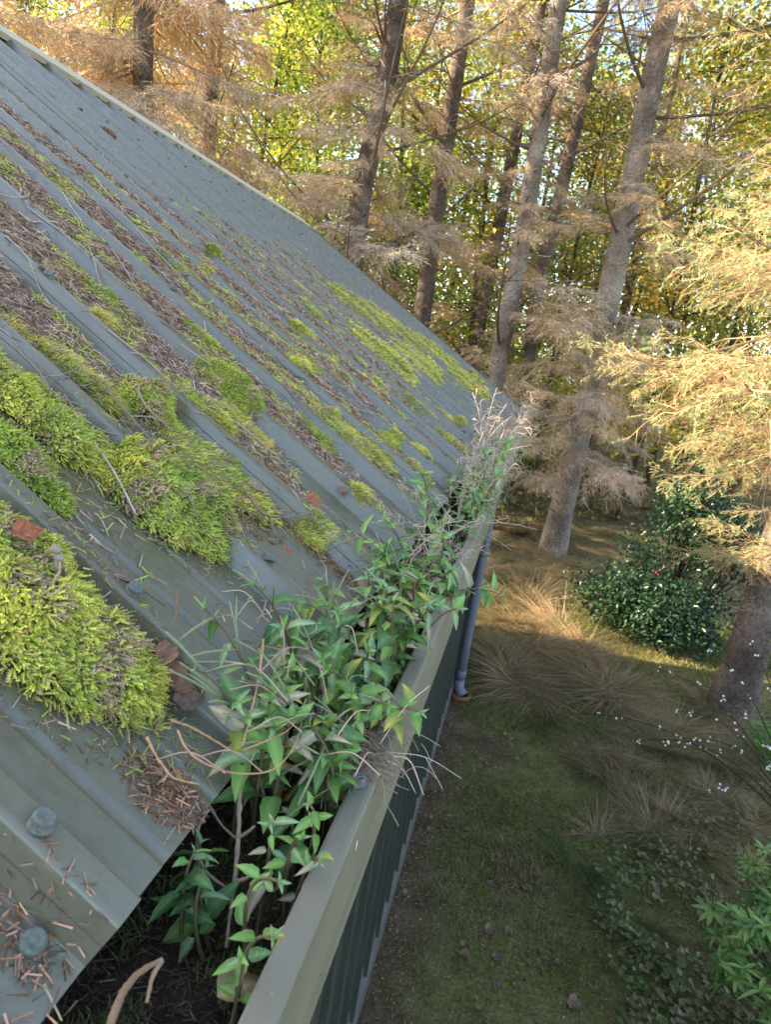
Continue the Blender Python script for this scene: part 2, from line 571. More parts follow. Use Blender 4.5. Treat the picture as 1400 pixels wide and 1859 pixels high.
# ridge cap: two flanges resting on the ribs with a turned-down lip
mb = MB()
ys = np.linspace(YMIN, VERGE + .02, 30)
sec = [(2.414, HR - .014), (2.411, HR + .008), (2.424, HR + .004), (2.54, HR + .006)]
apex = roof(2.54, 0.0, HR + .006); top = apex + np.array([-.02, 0, .012])
line = [roof(a, 0.0, b) for a, b in sec] + [top]
xr = top[0]
line += [np.array([2 * xr - p[0], p[1], p[2]]) for p in line[:-1][::-1]]
L_ = np.array(line)
P = L_[:, None, :] + np.stack([ys * 0, ys, .003 * (fbm(ys, 0, 0, 3, 5) - .5)], -1)[None]
mb.grid(P, (.3, .3, .25))
o = shed_part(mb, 'ridge_cap', M['cap'], smooth=False)
so = o.modifiers.new('thickness', 'SOLIDIFY'); so.thickness = .0012

# far slope (mirrored about the ridge), gable and end walls
mb = MB()
u2 = np.array([0, U_RIDGE]); yb = np.array([YMIN, VERGE])
U, Yq = np.meshgrid(u2, yb, indexing='ij')
P = roof(U, Yq, 0); P[..., 0] = 2 * xr - P[..., 0]
mb.grid(P, (.1, .1, .1))
o = shed_part(mb, 'far_roof_slope', M['roof'])
o.modifiers.new('thickness', 'SOLIDIFY').thickness = .02
WALL_X = -.2425
eave = roof(0, 0, 0)
zt = roof(-(WALL_X - .012 - eave[0]) / DR[0] * -1, 0, 0)[2]
zw = eave[2] - .02 + (eave[0] - WALL_X) * math.tan(AL)
zr = roof(U_RIDGE, 0, -.02)
mb = MB()
for yv in (YMIN + .05, VERGE - .03):
    V = [(WALL_X - .012, yv, 0), (WALL_X - .012, yv, zw), (xr, yv, zr[2]), (2 * xr - WALL_X, yv, zw), (2 * xr - WALL_X, yv, 0)]
    b0 = mb.n; mb.add(V, [[0, 1, 2]], (.1, .1, .1)); mb.f.append(np.array([[b0, b0 + 2, b0 + 4]])); mb.f.append(np.array([[b0 + 2, b0 + 3, b0 + 4]]))
mb.add([(2 * xr - WALL_X, YMIN + .05, 0), (2 * xr - WALL_X, VERGE - .03, 0), (2 * xr - WALL_X, VERGE - .03, zw), (2 * xr - WALL_X, YMIN + .05, zw)], [[0, 1, 2, 3]], (.1, .1, .1))
shed_part(mb, 'gable_wall', M['wall'], smooth=False)

# front wall: vertical ribs, sheets of one metre as separate parts
for k in range(-2, 8):
    y0 = -.2 + k * .8
    if y0 > VERGE - .05: break
    pts = []
    for j in range(4):
        f = y0 + j * .2
        pts += [(f, 0), (f + .060, 0), (f + .064, .004), (f + .068, 0), (f + .122, 0), (f + .126, .004), (f + .130, 0), (f + .166, 0), (f + .173, .02), (f + .192, .02), (f + .1985, 0)]
    pts = [p for p in pts if p[0] <= VERGE - .03] 
    zs = np.array([.13, zw + .0])
    P = np.array([[(WALL_X - .012 + b, a, z) for a, b in pts] for z in zs])
    mb = MB(); mb.grid(P[::-1], (.05, .05, .05)); shed_part(mb, 'wall_sheet', M['wall'], smooth=False)
# flashing at the foot of the wall
mb = MB()
sec = [(WALL_X - .010, .20), (WALL_X - .006, .14), (WALL_X + .012, .125), (WALL_X + .012, 0)]
P = np.array([[(x, yv, z) for yv in (YMIN + .05, VERGE - .02)] for x, z in sec])
mb.grid(P, (.1, .1, .1)); shed_part(mb, 'base_flashing', M['flash'], smooth=False)

# gutter: box section with a flat lip
H_LIP = .34
XO, XI = -.0695, -.0888
ZL = CAM_Z - H_LIP; ZB = CAM_Z - .447
sec = [(WALL_X + .0, CAM_Z - .352), (WALL_X + .004, ZB + .004), (WALL_X + .008, ZB), (XO - .004, ZB), (XO - .0008, ZB + .0015), (XO, ZB + .005), (XO, ZL - .003), (XO - .0012, ZL - .0006), (XO - .004, ZL), (XI + .003, ZL), (XI + .0006, ZL - .001), (XI, ZL - .004), (XI, ZL - .016), (XI + .004, ZL - .018)]
GY = np.linspace(YMIN, VERGE - .02, 60)
P = np.array([[(x + .0012 * (fbm(0.0, yv, 0, 2.0, 4, 2) - .5), yv, z) for yv in GY] for x, z in sec])
mb = MB(); mb.grid(P, (.1, .1, .1))
gut = shed_part(mb, 'gutter', M['gutter'], smooth=False)
gut.modifiers.new('thickness', 'SOLIDIFY').thickness = .001
mb = MB()
mb.box((-.155, VERGE - .021, (ZL + ZB) / 2), (.172, .002, ZL - ZB), (.1, .1, .1))
shed_part(mb, 'stop_end', M['gutter'], gut, False)
# joint strip and rivets on the lip
for yv in (1.62, 4.1):
    mb = MB()
    s2 = [(XO + .0012, ZB + .001), (XO + .0012, ZL), (XO - .002, ZL + .0012), (XI - .0008, ZL + .0012)]
    mb.grid(np.array([[(x, yv + t, z) for t in (-.03, .03)] for x, z in s2]), (.1, .1, .1))
    shed_part(mb, 'joint_strip', M['gutter'], gut, False)
# fascia behind the gutter
mb = MB(); mb.box((WALL_X - .0045, (YMIN + VERGE) / 2, CAM_Z - .375), (.006, VERGE - YMIN - .08, .10), (.05, .05, .05))
shed_part(mb, 'fascia', M['wall'], smooth=False)
# verge trim
mb = MB()
P = np.array([[roof(u, VERGE + a, b) for u in np.linspace(0, U_RIDGE, 6)] for a, b in ((-.03, HR + .001), (.004, HR + .001), (.004, -.05))])
mb.grid(P, (.1, .1, .1)); o = shed_part(mb, 'verge_trim', M['roof'], smooth=False)
o.modifiers.new('thickness', 'SOLIDIFY').thickness = .001

# white dropping on the face of the gutter
mb = MB(); t_ = np.arange(9) / 9 * 6.283
p_ = at(628, 1598, .49) if False else np.array([XO + .0006, .4165, ZL - .018])
mb.add([p_ + np.array([.0006, 0, 0])] + [p_ + np.array([0, .0026 * math.cos(a), .0048 * math.sin(a) - .0006 * (k % 3)]) for k, a in enumerate(t_)], [[0, k + 1, (k + 1) % 9 + 1] for k in range(9)], (.8, .8, .78))
tag(mb.build('bird_dropping', M['berry']), 'tiny white bird dropping on the outer face of the gutter', 'dropping')

# screw head on the gutter lip
z = np.array([0, 0, 1.0])
p = np.array([(XI + XO) / 2 - .004, .46, ZL + .0005]) + OFF
part('screw', screw_mesh, gut, frame(p, np.array([1, .3, 0]), z))

# downpipe with collar, bracket and shoe
PX, PY = -.190, 4.93
th = np.arange(20) / 20 * 2 * math.pi
mb = MB(); mb.tube([(PX, PY, zz) for zz in (.10, .5, 1.0, 1.6, ZB + .002)], .036, 20, (.1, .1, .1))
pipe = shed_part(mb, 'downpipe', M['pipe'])
mb = MB(); mb.tube([(PX, PY, .165), (PX, PY, .172), (PX, PY, .225), (PX, PY, .232)], [.037, .0425, .0425, .037], 20)
shed_part(mb, 'collar', M['pipe'], pipe)
mb = MB(); mb.tube([(PX, PY, .15), (PX, PY, .09), (PX + .02, PY - .012, .05), (PX + .05, PY - .03, .03)], [.040, .041, .042, .043], 20)
shed_part(mb, 'shoe', M['pipe'], pipe)
for zz in (1.2, 2.0):
    mb = MB(); mb.tube([(PX, PY, zz), (PX, PY, zz + .03)], .0395, 20); mb.box((PX - .04, PY, zz + .015), (.03, .05, .028))
    shed_part(mb, 'pipe_bracket', M['pipe'], pipe)
mb = MB(); mb.lathe([(.05, -.02), (.075, -.02), (.085, .03), (.07, .035), (.055, .02)], 18); 
mb.v[0] = mb.v[0] + np.array([PX + .03, PY - .02, .01])
tag(mb.build('clay_gully', M['clay']), 'orange clay gully collar under the foot of the grey downpipe', 'drain')

# ------------------------------------------------------------------ moss and litter on the roof
MG = np.array([[.72, .69, .16], [.58, .61, .11], [.40, .48, .075], [.50, .40, .15], [.62, .48, .20], [.28, .37, .06]])
MW = {'bright': [.34, .30, .14, .10, .09, .03], 'green': [.05, .22, .38, .08, .02, .25], 'olive': [.12, .20, .18, .22, .20, .08], 'gold': [.15, .1, .05, .2, .45, .05]}
LB = np.array([[.33, .20, .135], [.23, .14, .095], [.43, .29, .20], [.53, .39, .28], [.40, .31, .26], [.13, .09, .065]])


def cushion_h(u, y, uc, yc, a, b, H, seed):
    du = (u - uc) / a; dy = (y - yc) / b
    w = fbm(u, y, 0, 2.2 / min(a, b) * .5, seed, 3)
    r2 = du ** 2 + dy ** 2
    w2 = fbm(u, y, 0, 75, seed + 31, 2)
    ed = 1 - r2 * (1.9 - 1.2 * w - .5 * w2)
    return np.clip(ed, 0, 1) ** .6 * H * (.30 + .75 * w + .75 * w2), ed > 0


def cushion(name, u, y, a, b, H, n, L, W, tone, seed, feather=False, label=None, group=None, cat='moss'):
    """one cushion of moss shoots growing on the sheet; u is upslope, y along the gutter"""
    r = np.random.default_rng(seed)
    o0 = roof(u, y, 0)
    mb = MB()
    uu = np.linspace(u - a * 1.15, u + a * 1.15, 34); yy = np.linspace(y - b * 1.15, y + b * 1.15, 24)
    U, Yq = np.meshgrid(uu, yy, indexing='ij')
    hh, ok = cushion_h(U, Yq, u, y, a, b, H, seed)
    base = np.minimum(prof(Yq), HR)
    P = roof(U, Yq, base * .75 + hh * .86 - .001)
    tcol = np.array([.25, .235, .075])
    mb.grid(P - o0, tcol * (.6 + .8 * fbm(U, Yq, 0, 90, seed + 1)[..., None]), ok)
    m = int(n * 1.9)
    pu = r.uniform(u - a * 1.12, u + a * 1.12, m); py = r.uniform(y - b * 1.12, y + b * 1.12, m)
    h, k = cushion_h(pu, py, u, y, a, b, H, seed)
    pu, py, h = pu[k][:n], py[k][:n], h[k][:n]; n = len(pu)
    e = .003
    hx, _ = cushion_h(pu + e, py, u, y, a, b, H, seed); hy, _ = cushion_h(pu, py + e, u, y, a, b, H, seed)
    nu = -(hx - h) / e; ny = -(hy - h) / e
    lim = 2.0
    Nn = nrm(NR + (-DR) * np.clip(nu, -lim, lim)[:, None] + YY * np.clip(ny, -lim, lim)[:, None])
    cl = nrm(rnd_dir(n, r))
    D = nrm(Nn * .85 + DR * .40 + cl * .60)
    P = roof(pu, py, np.minimum(prof(py), HR) * .75 + h * .9) - o0
    side = nrm(np.cross(D, rnd_dir(n, r)))
    patch = fbm(pu, py, 0, 38, seed + 5, 3)
    tone2 = fbm(pu, py, 0, 20, seed + 15, 3)
    idx = r.choice(6, n, p=np.array(MW[tone]) / sum(MW[tone]))
    col = MG[idx] * (.75 + .5 * patch)[:, None] * r.uniform(.8, 1.2, (n, 1))
    col = col * (1 + (tone2[:, None] - .5) * np.array([1.1, .7, .2]))
    br = (fbm(pu, py, 0, 40, seed + 9, 2) > .64) & (r.random(n) < .6)
    col[br] = LB[r.choice([2, 3], br.sum())] * 1.1
    LL = L * r.uniform(.5, 1.5, n)
    bend = nrm(DR + rnd_dir(n, r) * .8)
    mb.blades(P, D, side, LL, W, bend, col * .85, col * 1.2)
    if feather:
        for q in (.25, .42, .58, .74, .9):
            for sg in (-1, 1):
                C0 = P + D * (LL * q)[:, None] + bend * (LL * q * q * .5)[:, None]
                d2 = nrm(D * .75 + side * sg * .8 + rnd_dir(n, r) * .25)
                s2 = nrm(np.cross(d2, Nn))
                l2 = LL * .34 * (1.15 - q * .7)
                V = np.stack([C0 - s2 * W * .45, C0 + s2 * W * .45, C0 + d2 * l2[:, None]], 1)
                mb.add(V, np.arange(n * 3).reshape(n, 3), np.repeat(col * (.85 + .35 * q), 3, 0))
    m = int(n * .10); a_ = r.uniform(0, 6.28, m); q_ = r.uniform(.85, 1.45, m)
    lu, ly = u + np.cos(a_) * a * q_, y + np.sin(a_) * b * q_
    an = r.uniform(0, 6.28, m); D2 = nrm(DR * np.cos(an)[:, None] + YY * np.sin(an)[:, None] + NR * r.uniform(0, .5, m)[:, None])
    P2 = roof(lu, ly, np.minimum(prof(ly), HR) + .001) - o0
    c2 = np.where((r.random(m) < .55)[:, None], LB[r.choice([0, 1, 2], m)], MG[r.choice([2, 3, 5], m)])
    mb.ribbons(P2, P2 + D2 * (L * r.uniform(.5, 1.6, m))[:, None], W * .9, W * .5, c2, r)
    o = mb.build(name, M['moss'], smooth=False)
    o.location = o0
    tag(o, label, cat, group)
    return o


CU = [  # upslope, along, half-length along slope, half-width, height, shoots, length, width, tone, feather, label
    (.220, .388, .138, .052, .040, 12000, .0066, .0014, 'bright', True, 'large bright yellow-green moss cushion nearest the eave, with two tiny toadstools on it'),
    (.345, .505, .075, .026, .026, 4200, .0062, .0012, 'green', True, 'plain vivid green moss cushion at the left edge, just above the largest moss cushion'),
    (.245, .628, .085, .044, .036, 7000, .0064, .0013, 'bright', True, 'shaggy yellow-green moss cushion draped over a rib beside the willowherb leaves'),
    (.405, .600, .120, .034, .030, 6000, .0062, .0012, 'bright', True, 'long ragged moss cushion with brown gaps running up from the shaggy cushion'),
    (.395, .800, .046, .034, .034, 4200, .0062, .0012, 'bright', True, 'round golden-green moss cushion with a brown skirt hanging on a rib end'),
    (.455, .728, .090, .026, .020, 3200, .0065, .0012, 'olive', False, 'thin moss strip with twigs on it left of the round golden-green cushion'),
    (.640, .700, .120, .045, .018, 3600, .0065, .0012, 'olive', False, 'patchy moss mixed with twigs and needles near the left edge'),
    (.575, .905, .035, .022, .022, 1800, .0060, .0012, 'gold', False, 'small rusty orange moss tuft on the needle litter'),
    (.415, 1.045, .075, .040, .024, 3800, .0062, .0013, 'green', False, 'dark green moss patch tangled with curved dead twigs'),
    (.265, 1.325, .075, .050, .028, 4200, .0062, .0013, 'olive', False, 'broad olive and straw moss mound in the middle of the lower roof'),
    (.470, 1.550, .080, .028, .026, 3200, .0060, .0012, 'bright', False, 'smooth lime green moss cushion along the rib above the olive mound'),
    (.800, 1.500, .110, .022, .020, 3200, .0060, .0012, 'bright', False, 'narrow lime green moss strip high on the slope in the upper middle'),
    (.115, 1.080, .045, .035, .020, 2400, .0060, .0012, 'bright', False, 'small yellow-green moss pad just above the curly green plants'),
    (.830, 2.220, .060, .020, .014, 1500, .0060, .0013, 'bright', False, 'slim green moss sliver beside a lap line far up the slope'),
    (.215, 2.30, .050, .030, .018, 1600, .0060, .0014, 'bright', False, 'small bright moss pad by the far dry stalks'),
    (1.06, 3.38, .040, .045, .028, 1500, .008, .0020, 'green', False, 'small round dark green moss knob up near the far end'),
]
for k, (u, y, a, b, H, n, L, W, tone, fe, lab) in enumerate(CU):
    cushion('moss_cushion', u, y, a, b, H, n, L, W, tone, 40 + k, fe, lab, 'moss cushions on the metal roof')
# far broad sheets of moss on the last quarter of the roof
for k, (px, py, a, b) in enumerate([(720, 600, .28, .28), (790, 640, .26, .26), (840, 690, .14, .30), (650, 560, .22, .24), (760, 660, .18, .22), (690, 640, .2, .2), (870, 715, .06, .25)]):
    u, y = on_roof(px, py, .015)
    cushion('moss_mat', u, y, a, b * 1.2, .034, 5200, .012, .0034, 'bright' if k % 3 else 'olive', 90 + k, False, 'one of the flat moss mats merging together near the far end of the roof', 'flat moss mats on the far part of the roof')
# small pads scattered down the pans
r = np.random.default_rng(77)
for k in range(84):
    if k < 50:
        y = .75 + 1.9 * r.random(); u = .08 + .95 * r.random() ** 1.3
    else:
        y = r.uniform(2.4, 5.2); u = r.uniform(.1, 1.3)
    i = round((y - RIB0 - .10) / PITCH); y = RIB0 + PITCH * i + r.uniform(.045, .175)
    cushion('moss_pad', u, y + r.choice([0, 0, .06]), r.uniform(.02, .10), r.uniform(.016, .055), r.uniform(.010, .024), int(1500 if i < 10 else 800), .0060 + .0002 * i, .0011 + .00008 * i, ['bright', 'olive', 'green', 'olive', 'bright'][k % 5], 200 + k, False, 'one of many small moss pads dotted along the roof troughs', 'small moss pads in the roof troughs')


def litter_density(u, y):
    """how deep the needle litter lies in the pans (0..1)"""
    t = (y - RIB0) % PITCH
    inpan = np.clip(np.minimum((t - .028) / .014, (.180 - t) / .025), 0, 1)
    n1 = fbm(u, y, 0, 3.2, 21, 3); n2 = fbm(u * .6, y * 6, 0, 4.0, 25, 3)
    up = np.clip((u - .16) / .45, 0, 1) * np.clip((2.42 - u) / 1.5, .05, 1)
    near = np.clip((y - .62) / .4, 0, 1)
    d = .95 * up * near - .25 * (1 - near) + 1.5 * (n1 - .5) + .9 * (n2 - .5)
    d = d + .55 * np.clip((1.5 - u) / .35, 0, 1) * np.clip((u - .28) / .2, 0, 1) * near * np.clip((4.2 - y) / 1.2, 0, 1)
    heap = np.exp(-(((u - .80) / .42) ** 2 + ((y - 1.10) / .45) ** 2)) * 1.7
    midl = np.exp(-(((u - .40) / .40) ** 2 + ((y - 1.9) / 1.2) ** 2)) * .5
    bare = np.exp(-(((u - .27) / .10) ** 2 + ((y - .77) / .09) ** 2)) * 1.6 + np.exp(-(((u - .03) / .05) ** 2 + ((y - .37) / .22) ** 2)) * 1.0
    edge = np.clip((.193 - t) / .10, .25, 1.0)
    far = np.clip((y - 4.6) / 1.2, 0, 1) * .5 + np.clip((u - 1.5) / 1.0, 0, 1) * .35
    return inpan * np.clip((d + heap + midl - bare - far) * (0.55 + .45 * edge) * 1.15, 0, 1.3)


# bed of broken needles
r = np.random.default_rng(5)
o0 = roof(.6, 2.0, 0)
mb = MB()
uu = np.arange(.0, 2.44, .011); yyl = np.concatenate([np.arange(-.2, 1.6, .011), np.arange(1.6, 5.9, .02)])
U, Yq = np.meshgrid(uu, yyl, indexing='ij')
dn = litter_density(U, Yq)
hh = np.clip(dn - .33, 0, .9) * .017 * (.5 + fbm(U, Yq, 0, 60, 6, 3))
P = roof(U, Yq, np.minimum(prof(Yq), .004) + hh + .0008) - o0
cb = LB[1] * .62 + (LB[0] - LB[1]) * fbm(U, Yq, 0, 25, 14)[..., None]  # bed colour darkened to stand for the shaded gaps between needles
kp = dn > .34
kd = kp.copy()
kd[1:] |= kp[:-1]; kd[:-1] |= kp[1:]; kd[:, 1:] |= kp[:, :-1]; kd[:, :-1] |= kp[:, 1:]
P = np.where(kp[..., None], P, roof(U, Yq, np.minimum(prof(Yq), .010) - .0015) - o0)
mb.grid(P, cb * (.7 + .6 * fbm(U, Yq, 0, 200, 13, 2))[..., None], kd)
m = 760000
pu = r.uniform(0, 2.44, m); py = r.uniform(-.2, 1, m) ** 1.0
py = -.2 + 6.1 * r.random(m) ** 2.1
d = litter_density(pu, py)
k = r.random(m) < np.clip(d * 1.1 + .012, 0, 1) * np.clip(2.44 - pu, .35, 1)
pu, py, d = pu[k], py[k], d[k]; n = len(pu)
h = np.minimum(prof(py), HR) + np.clip(d - .33, 0, .9) * .017 * (.5 + fbm(pu, py, 0, 60, 6, 3)) + r.uniform(.0008, .006, n)
ang = r.normal(0, .75, n) + r.choice([0, 0, 1.57], n)
dd = nrm(DR[None] * np.cos(ang)[:, None] + YY[None] * np.sin(ang)[:, None] + NR[None] * r.normal(0, .22, n)[:, None])
Ln = r.uniform(.007, .019, n) * (1 + .12 * py); Wn = .0012 + .00050 * py
P0 = roof(pu, py, h) - o0
cc = LB[r.choice(6, n, p=[.26, .2, .2, .1, .14, .1])] * r.uniform(.75, 1.3, (n, 1))
mossy = (fbm(pu, py, 0, 16, 61, 3) > .56) & (r.random(n) < .6)
cc[mossy] = MG[r.choice([1, 2, 3, 4], mossy.sum())] * .85
mb.ribbons(P0 - dd * (Ln / 2)[:, None], P0 + dd * (Ln / 2)[:, None], Wn, Wn * .6, cc, r)
o = mb.build('needle_litter', M['litter'], smooth=False); o.location = o0
tag(o, 'brown spruce needle litter lying in the roof troughs', 'needle litter', kind='stuff')
print('litter', n)

# heap of fresh needles by the eave and a few loose ones
def heap(px, py, a, b, n, lab, seed, h0=.006, cols=(0, 1, 2), L=(.006, .012)):
    r = np.random.default_rng(seed)
    u, y = on_roof(px, py, h0)
    o0 = roof(u, y, 0)
    q = r.normal(size=(n, 2)); q = q / np.maximum(1, np.linalg.norm(q, axis=1) / 1.6)[:, None] * .6
    pu, py_ = u + q[:, 0] * a, y + q[:, 1] * b
    hgt = np.minimum(prof(py_), HR) + r.uniform(.0005, 1, n) * h0 * np.exp(-(q ** 2).sum(1))
    ang = r.uniform(0, 6.28, n)
    D = nrm(DR * np.cos(ang)[:, None] + YY * np.sin(ang)[:, None] + NR * r.normal(0, .15, n)[:, None])
    P = roof(pu, py_, hgt) - o0; Lh = r.uniform(*L, n)[:, None] / 2
    mb = MB(); mb.ribbons(P - D * Lh, P + D * Lh, .0011, .0006, np.array([.95, .74, .60]) * LB[r.choice([0, 1, 2, 4, 5, 3], n)] * r.uniform(.6, 1.4, (n, 1)), r)
    o = mb.build('needle_heap', M['litter'], smooth=False); o.location = o0
    tag(o, lab, 'needle heap')
    return o


heap(303, 1425, .034, .022, 380, 'rusty heap of fallen needles on the bare pan by the eave edge', 1)
heap(30, 1650, .04, .020, 200, 'pile of brown needles at the bottom left beside the low screw', 2)
heap(40, 1800, .04, .024, 70, 'thin scatter of pale needle bits on the lowest sheet corner', 3)
heap(570, 985, .09, .02, 500, 'long drift of reddish needles below the thick twig', 4)
heap(455, 925, .06, .05, 420, 'tangle of needles and twigs beside the shaggy moss cushion', 5)

# twigs
TW = np.array([.20, .155, .125])


def twig(name, P, rad, label, cat='twig', group=None, col=TW, sides=(), knob=.5, n=5):
    """bent twig as one thing; sides = extra polylines (x, y, z offsets are world)"""
    P = np.asarray(P, float); o0 = P[0].copy()
    root = MB()
    def smooth_line(Q, m):
        Q = np.asarray(Q, float)
        t = np.linspace(0, len(Q) - 1, m); i = np.clip(t.astype(int), 0, len(Q) - 2); f = (t - i)[:, None]
        Qe = np.vstack([2 * Q[0] - Q[1], Q, 2 * Q[-1] - Q[-2]])
        p0, p1, p2, p3 = Qe[i], Qe[i + 1], Qe[i + 2], Qe[i + 3]
        return .5 * (2 * p1 + (p2 - p0) * f + (2 * p0 - 5 * p1 + 4 * p2 - p3) * f ** 2 + (3 * p1 - p0 - 3 * p2 + p3) * f ** 3)
    Q = smooth_line(P - o0, max(8, len(P) * 7))
    root.tube(Q, np.linspace(rad, rad * .55, len(Q)), n, np.asarray(col) * rng.uniform(.8, 1.2), knob=knob)
    for s in sides:
        Qs = smooth_line(np.asarray(s) - o0, max(6, len(s) * 6))
        root.tube(Qs, np.linspace(rad * .7, rad * .35, len(Qs)), n, np.asarray(col) * rng.uniform(.8, 1.25), knob=knob)
    o = root.build(name, M['twig']); o.location = o0
    return tag(o, label, cat, group)


def RP(px, py, h=.012):
    u, y = on_roof(px, py, h)
    return roof(u, y, h)


twig('bare_twig', [RP(440, 885, .03), RP(470, 925, .03), RP(488, 936, .032), RP(530, 939, .034), RP(565, 932, .035)], .0021,
     'thick forked brown twig lying across the troughs above the willowherb', col=(.22, .14, .10),
     sides=[[RP(488, 936, .032), RP(494, 955, .024), RP(498, 968, .02)], [RP(452, 900, .03), RP(430, 905, .03), RP(395, 918, .03)], [RP(470, 925, .03), RP(440, 948, .028)]])
twig('bare_twig', [RP(200, 762, .01), RP(235, 768, .012), RP(262, 782, .012), RP(305, 812, .012)], .0013, 'forked grey twig lying on the bare grey-green pan',
     sides=[[RP(235, 768, .012), RP(270, 775, .012), RP(297, 786, .011)], [RP(222, 766, .012), RP(250, 800, .012)]])
twig('bare_twig', [RP(410, 792, .03), RP(430, 803, .032), RP(452, 805, .033), RP(492, 822, .03), RP(530, 840, .03)], .0013, 'pale twig with one prong bent down over a rib',
     sides=[[RP(452, 805, .033), RP(442, 828, .02), RP(421, 855, .008)]])
twig('bare_twig', [RP(0, 610, .03), RP(35, 640, .03), RP(70, 675, .03), RP(100, 715, .032), RP(160, 742, .03)], .0016, 'long dark knobbly twig at the left edge across two ribs',
     sides=[[RP(70, 675, .03), RP(100, 690, .03), RP(125, 715, .03)]])
twig('bare_twig', [RP(50, 820, .03), RP(66, 850, .02), RP(82, 880, .012)], .0016, 'short pale twig stuck on the plain green moss cushion')
twig('bare_twig', [RP(280, 830, .02), RP(292, 870, .035), RP(310, 940, .04)], .0016, 'dark twig poking down into the shaggy moss cushion', sides=[[RP(330, 890, .045), RP(345, 905, .045), RP(360, 945, .04)]])
twig('bare_twig', [RP(235, 1190, .01), RP(262, 1200, .012), RP(290, 1200, .012), RP(298, 1175, .02), RP(316, 1140, .024), RP(322, 1070, .034)], .0013, 'rusty bent twig crossing the rib beside the dead leaf', col=(.32, .17, .09),
     sides=[[RP(290, 1200, .012), RP(288, 1220, .012), RP(296, 1235, .01)], [RP(290, 1200, .012), RP(310, 1206, .02)]])
twig('bare_twig', [RP(190, 1040, .026), RP(225, 1052, .028), RP(250, 1065, .026), RP(300, 1100, .014)], .0014, 'grey twig lying against the black capped screw')
rt = np.random.default_rng(31)
for k in range(210):
    u = rt.uniform(.35, 1.3); y = .62 + 1.9 * rt.random() ** 1.6; ang = rt.normal(0, .7); Lt = rt.uniform(.07, .24)
    Q = []; h0 = rt.uniform(.010, .03)
    cv = rt.normal(0, .8)
    for q in np.linspace(0, 1, 4):
        a2 = ang + cv * q
        Q.append(roof(u, y, max(h0, float(prof(y)) + .003)))
        u -= math.cos(a2) * Lt / 3; y += math.sin(a2) * Lt / 3
    sd_ = []
    if rt.random() < .5:
        e = Q[1] + DR * rt.uniform(-.02, .05) + YY * rt.uniform(-.05, .05) + NR * .006
        sd_ = [[Q[1], (Q[1] + e) / 2 + NR * .004, e]]
    twig('bare_twig', Q, rt.uniform(.0010, .0017), 'one of the many thin bare twigs strewn over the needle litter', group='thin twigs strewn over the litter', sides=sd_,
         col=np.array([.30, .24, .20]) * rt.uniform(.6, 1.5), n=4)

# dead leaves
def dead_leaf_mesh(seed, col, curl=.5):
    r = np.random.default_rng(seed)
    mb = MB()
    t = np.linspace(0, 1, 9); s = np.linspace(-1, 1, 7)
    T, S = np.meshgrid(t, s, indexing='ij')
    w = np.sin(np.pi * np.clip(T, .0, 1) ** .8) ** .8 * .42 * (1 + .18 * np.sin(T * 22 + seed)) + .01
    z = curl * (.32 * (S * w) ** 2 * 4 + .28 * (T - .5) ** 2) + .05 * np.sin(T * 9 + S * 3 + seed) + .03 * r.normal(size=T.shape)
    P = np.stack([T - .5, S * w, z], -1)
    mb.grid(P, np.asarray(col) * (.7 + .6 * r.random(T.shape))[..., None])
    for a in (-1, 1):
        pass
    mb.tube([(-.5, 0, .08 * curl), (-.65, .02, .10 * curl), (-.75, .05, .06)], [.012, .01, .008], 4, np.asarray(col) * .6)
    return mb.mesh('dead_leaf', M['dryleaf'])


DL = [dead_leaf_mesh(1, (.26, .13, .08), .9), dead_leaf_mesh(2, (.35, .12, .06), .6), dead_leaf_mesh(3, (.30, .20, .13), 1.1), dead_leaf_mesh(4, (.20, .13, .09), .8), dead_leaf_mesh(5, (.36, .26, .17), .7)]


def thing_mesh(name, mesh, Mx, label, cat, group=None):
    o = bpy.data.objects.new(name, mesh); C.objects.link(o); o.matrix_world = Mx
    return tag(o, label, cat, group)


def leaf_on_roof(px, py, size, k, label, h=.01, rot=0., group=None):
    p = RP(px, py, h)
    x = nrm(DR * math.cos(rot) + YY * math.sin(rot) + NR * .15)
    Mx = frame(p, x, nrm(NR + rng.normal(size=3) * .25)) @ Matrix.Scale(size, 4)
    thing_mesh('dead_leaf', DL[k], Mx, label, 'dead leaf', group)


for (px, py, sz, k, h, rot, lab) in [
    (48, 965, .022, 1, .045, 1.2, 'rust red dead leaf half sunk in the top of the largest moss cushion'),
    (298, 1185, .022, 0, .022, 2.4, 'curled brown dead leaf leaning on the rib beside the rusty twig'),
    (315, 1238, .034, 0, .012, .3, 'broad brown dead leaf at the foot of the largest moss cushion'),
    (338, 1270, .025, 3, .010, 1.0, 'dark brown dead leaf tucked under the willowherb stalks'),
    (568, 908, .026, 1, .03, .5, 'reddish oval dead leaf on the straw moss near the thick twig'),
    (522, 999, .014, 1, .02, .7, 'small orange dead leaf at the head of the reddish needle drift'),
    (390, 821, .012, 1, .008, .3, 'small dark red seed scale lying on the bare pan'),
    (655, 1058, .024, 2, .03, 1.5, 'tan dead leaf caught at the eave under the green plants'),
    (85, 490, .024, 2, .03, .4, 'brown dead leaf resting against a screw near the left edge'),
    (143, 502, .018, 1, .02, 1.7, 'orange-brown dead leaf on the twig covered litter near the left edge'),
    (320, 690, .02, 0, .02, 1.1, 'dull brown dead leaf below the dark green moss patch'),
    (620, 890, .022, 3, .02, 2.2, 'dark curled dead leaf beside the small yellow-green moss pad'),
    (470, 890, .026, 2, .03, .8, 'crumpled pale dead leaf on the tangle of needles'),
    (318, 955, .0, 0, .0, 0, '')]:
    if sz: leaf_on_roof(px, py, sz, k, lab, h, rot)

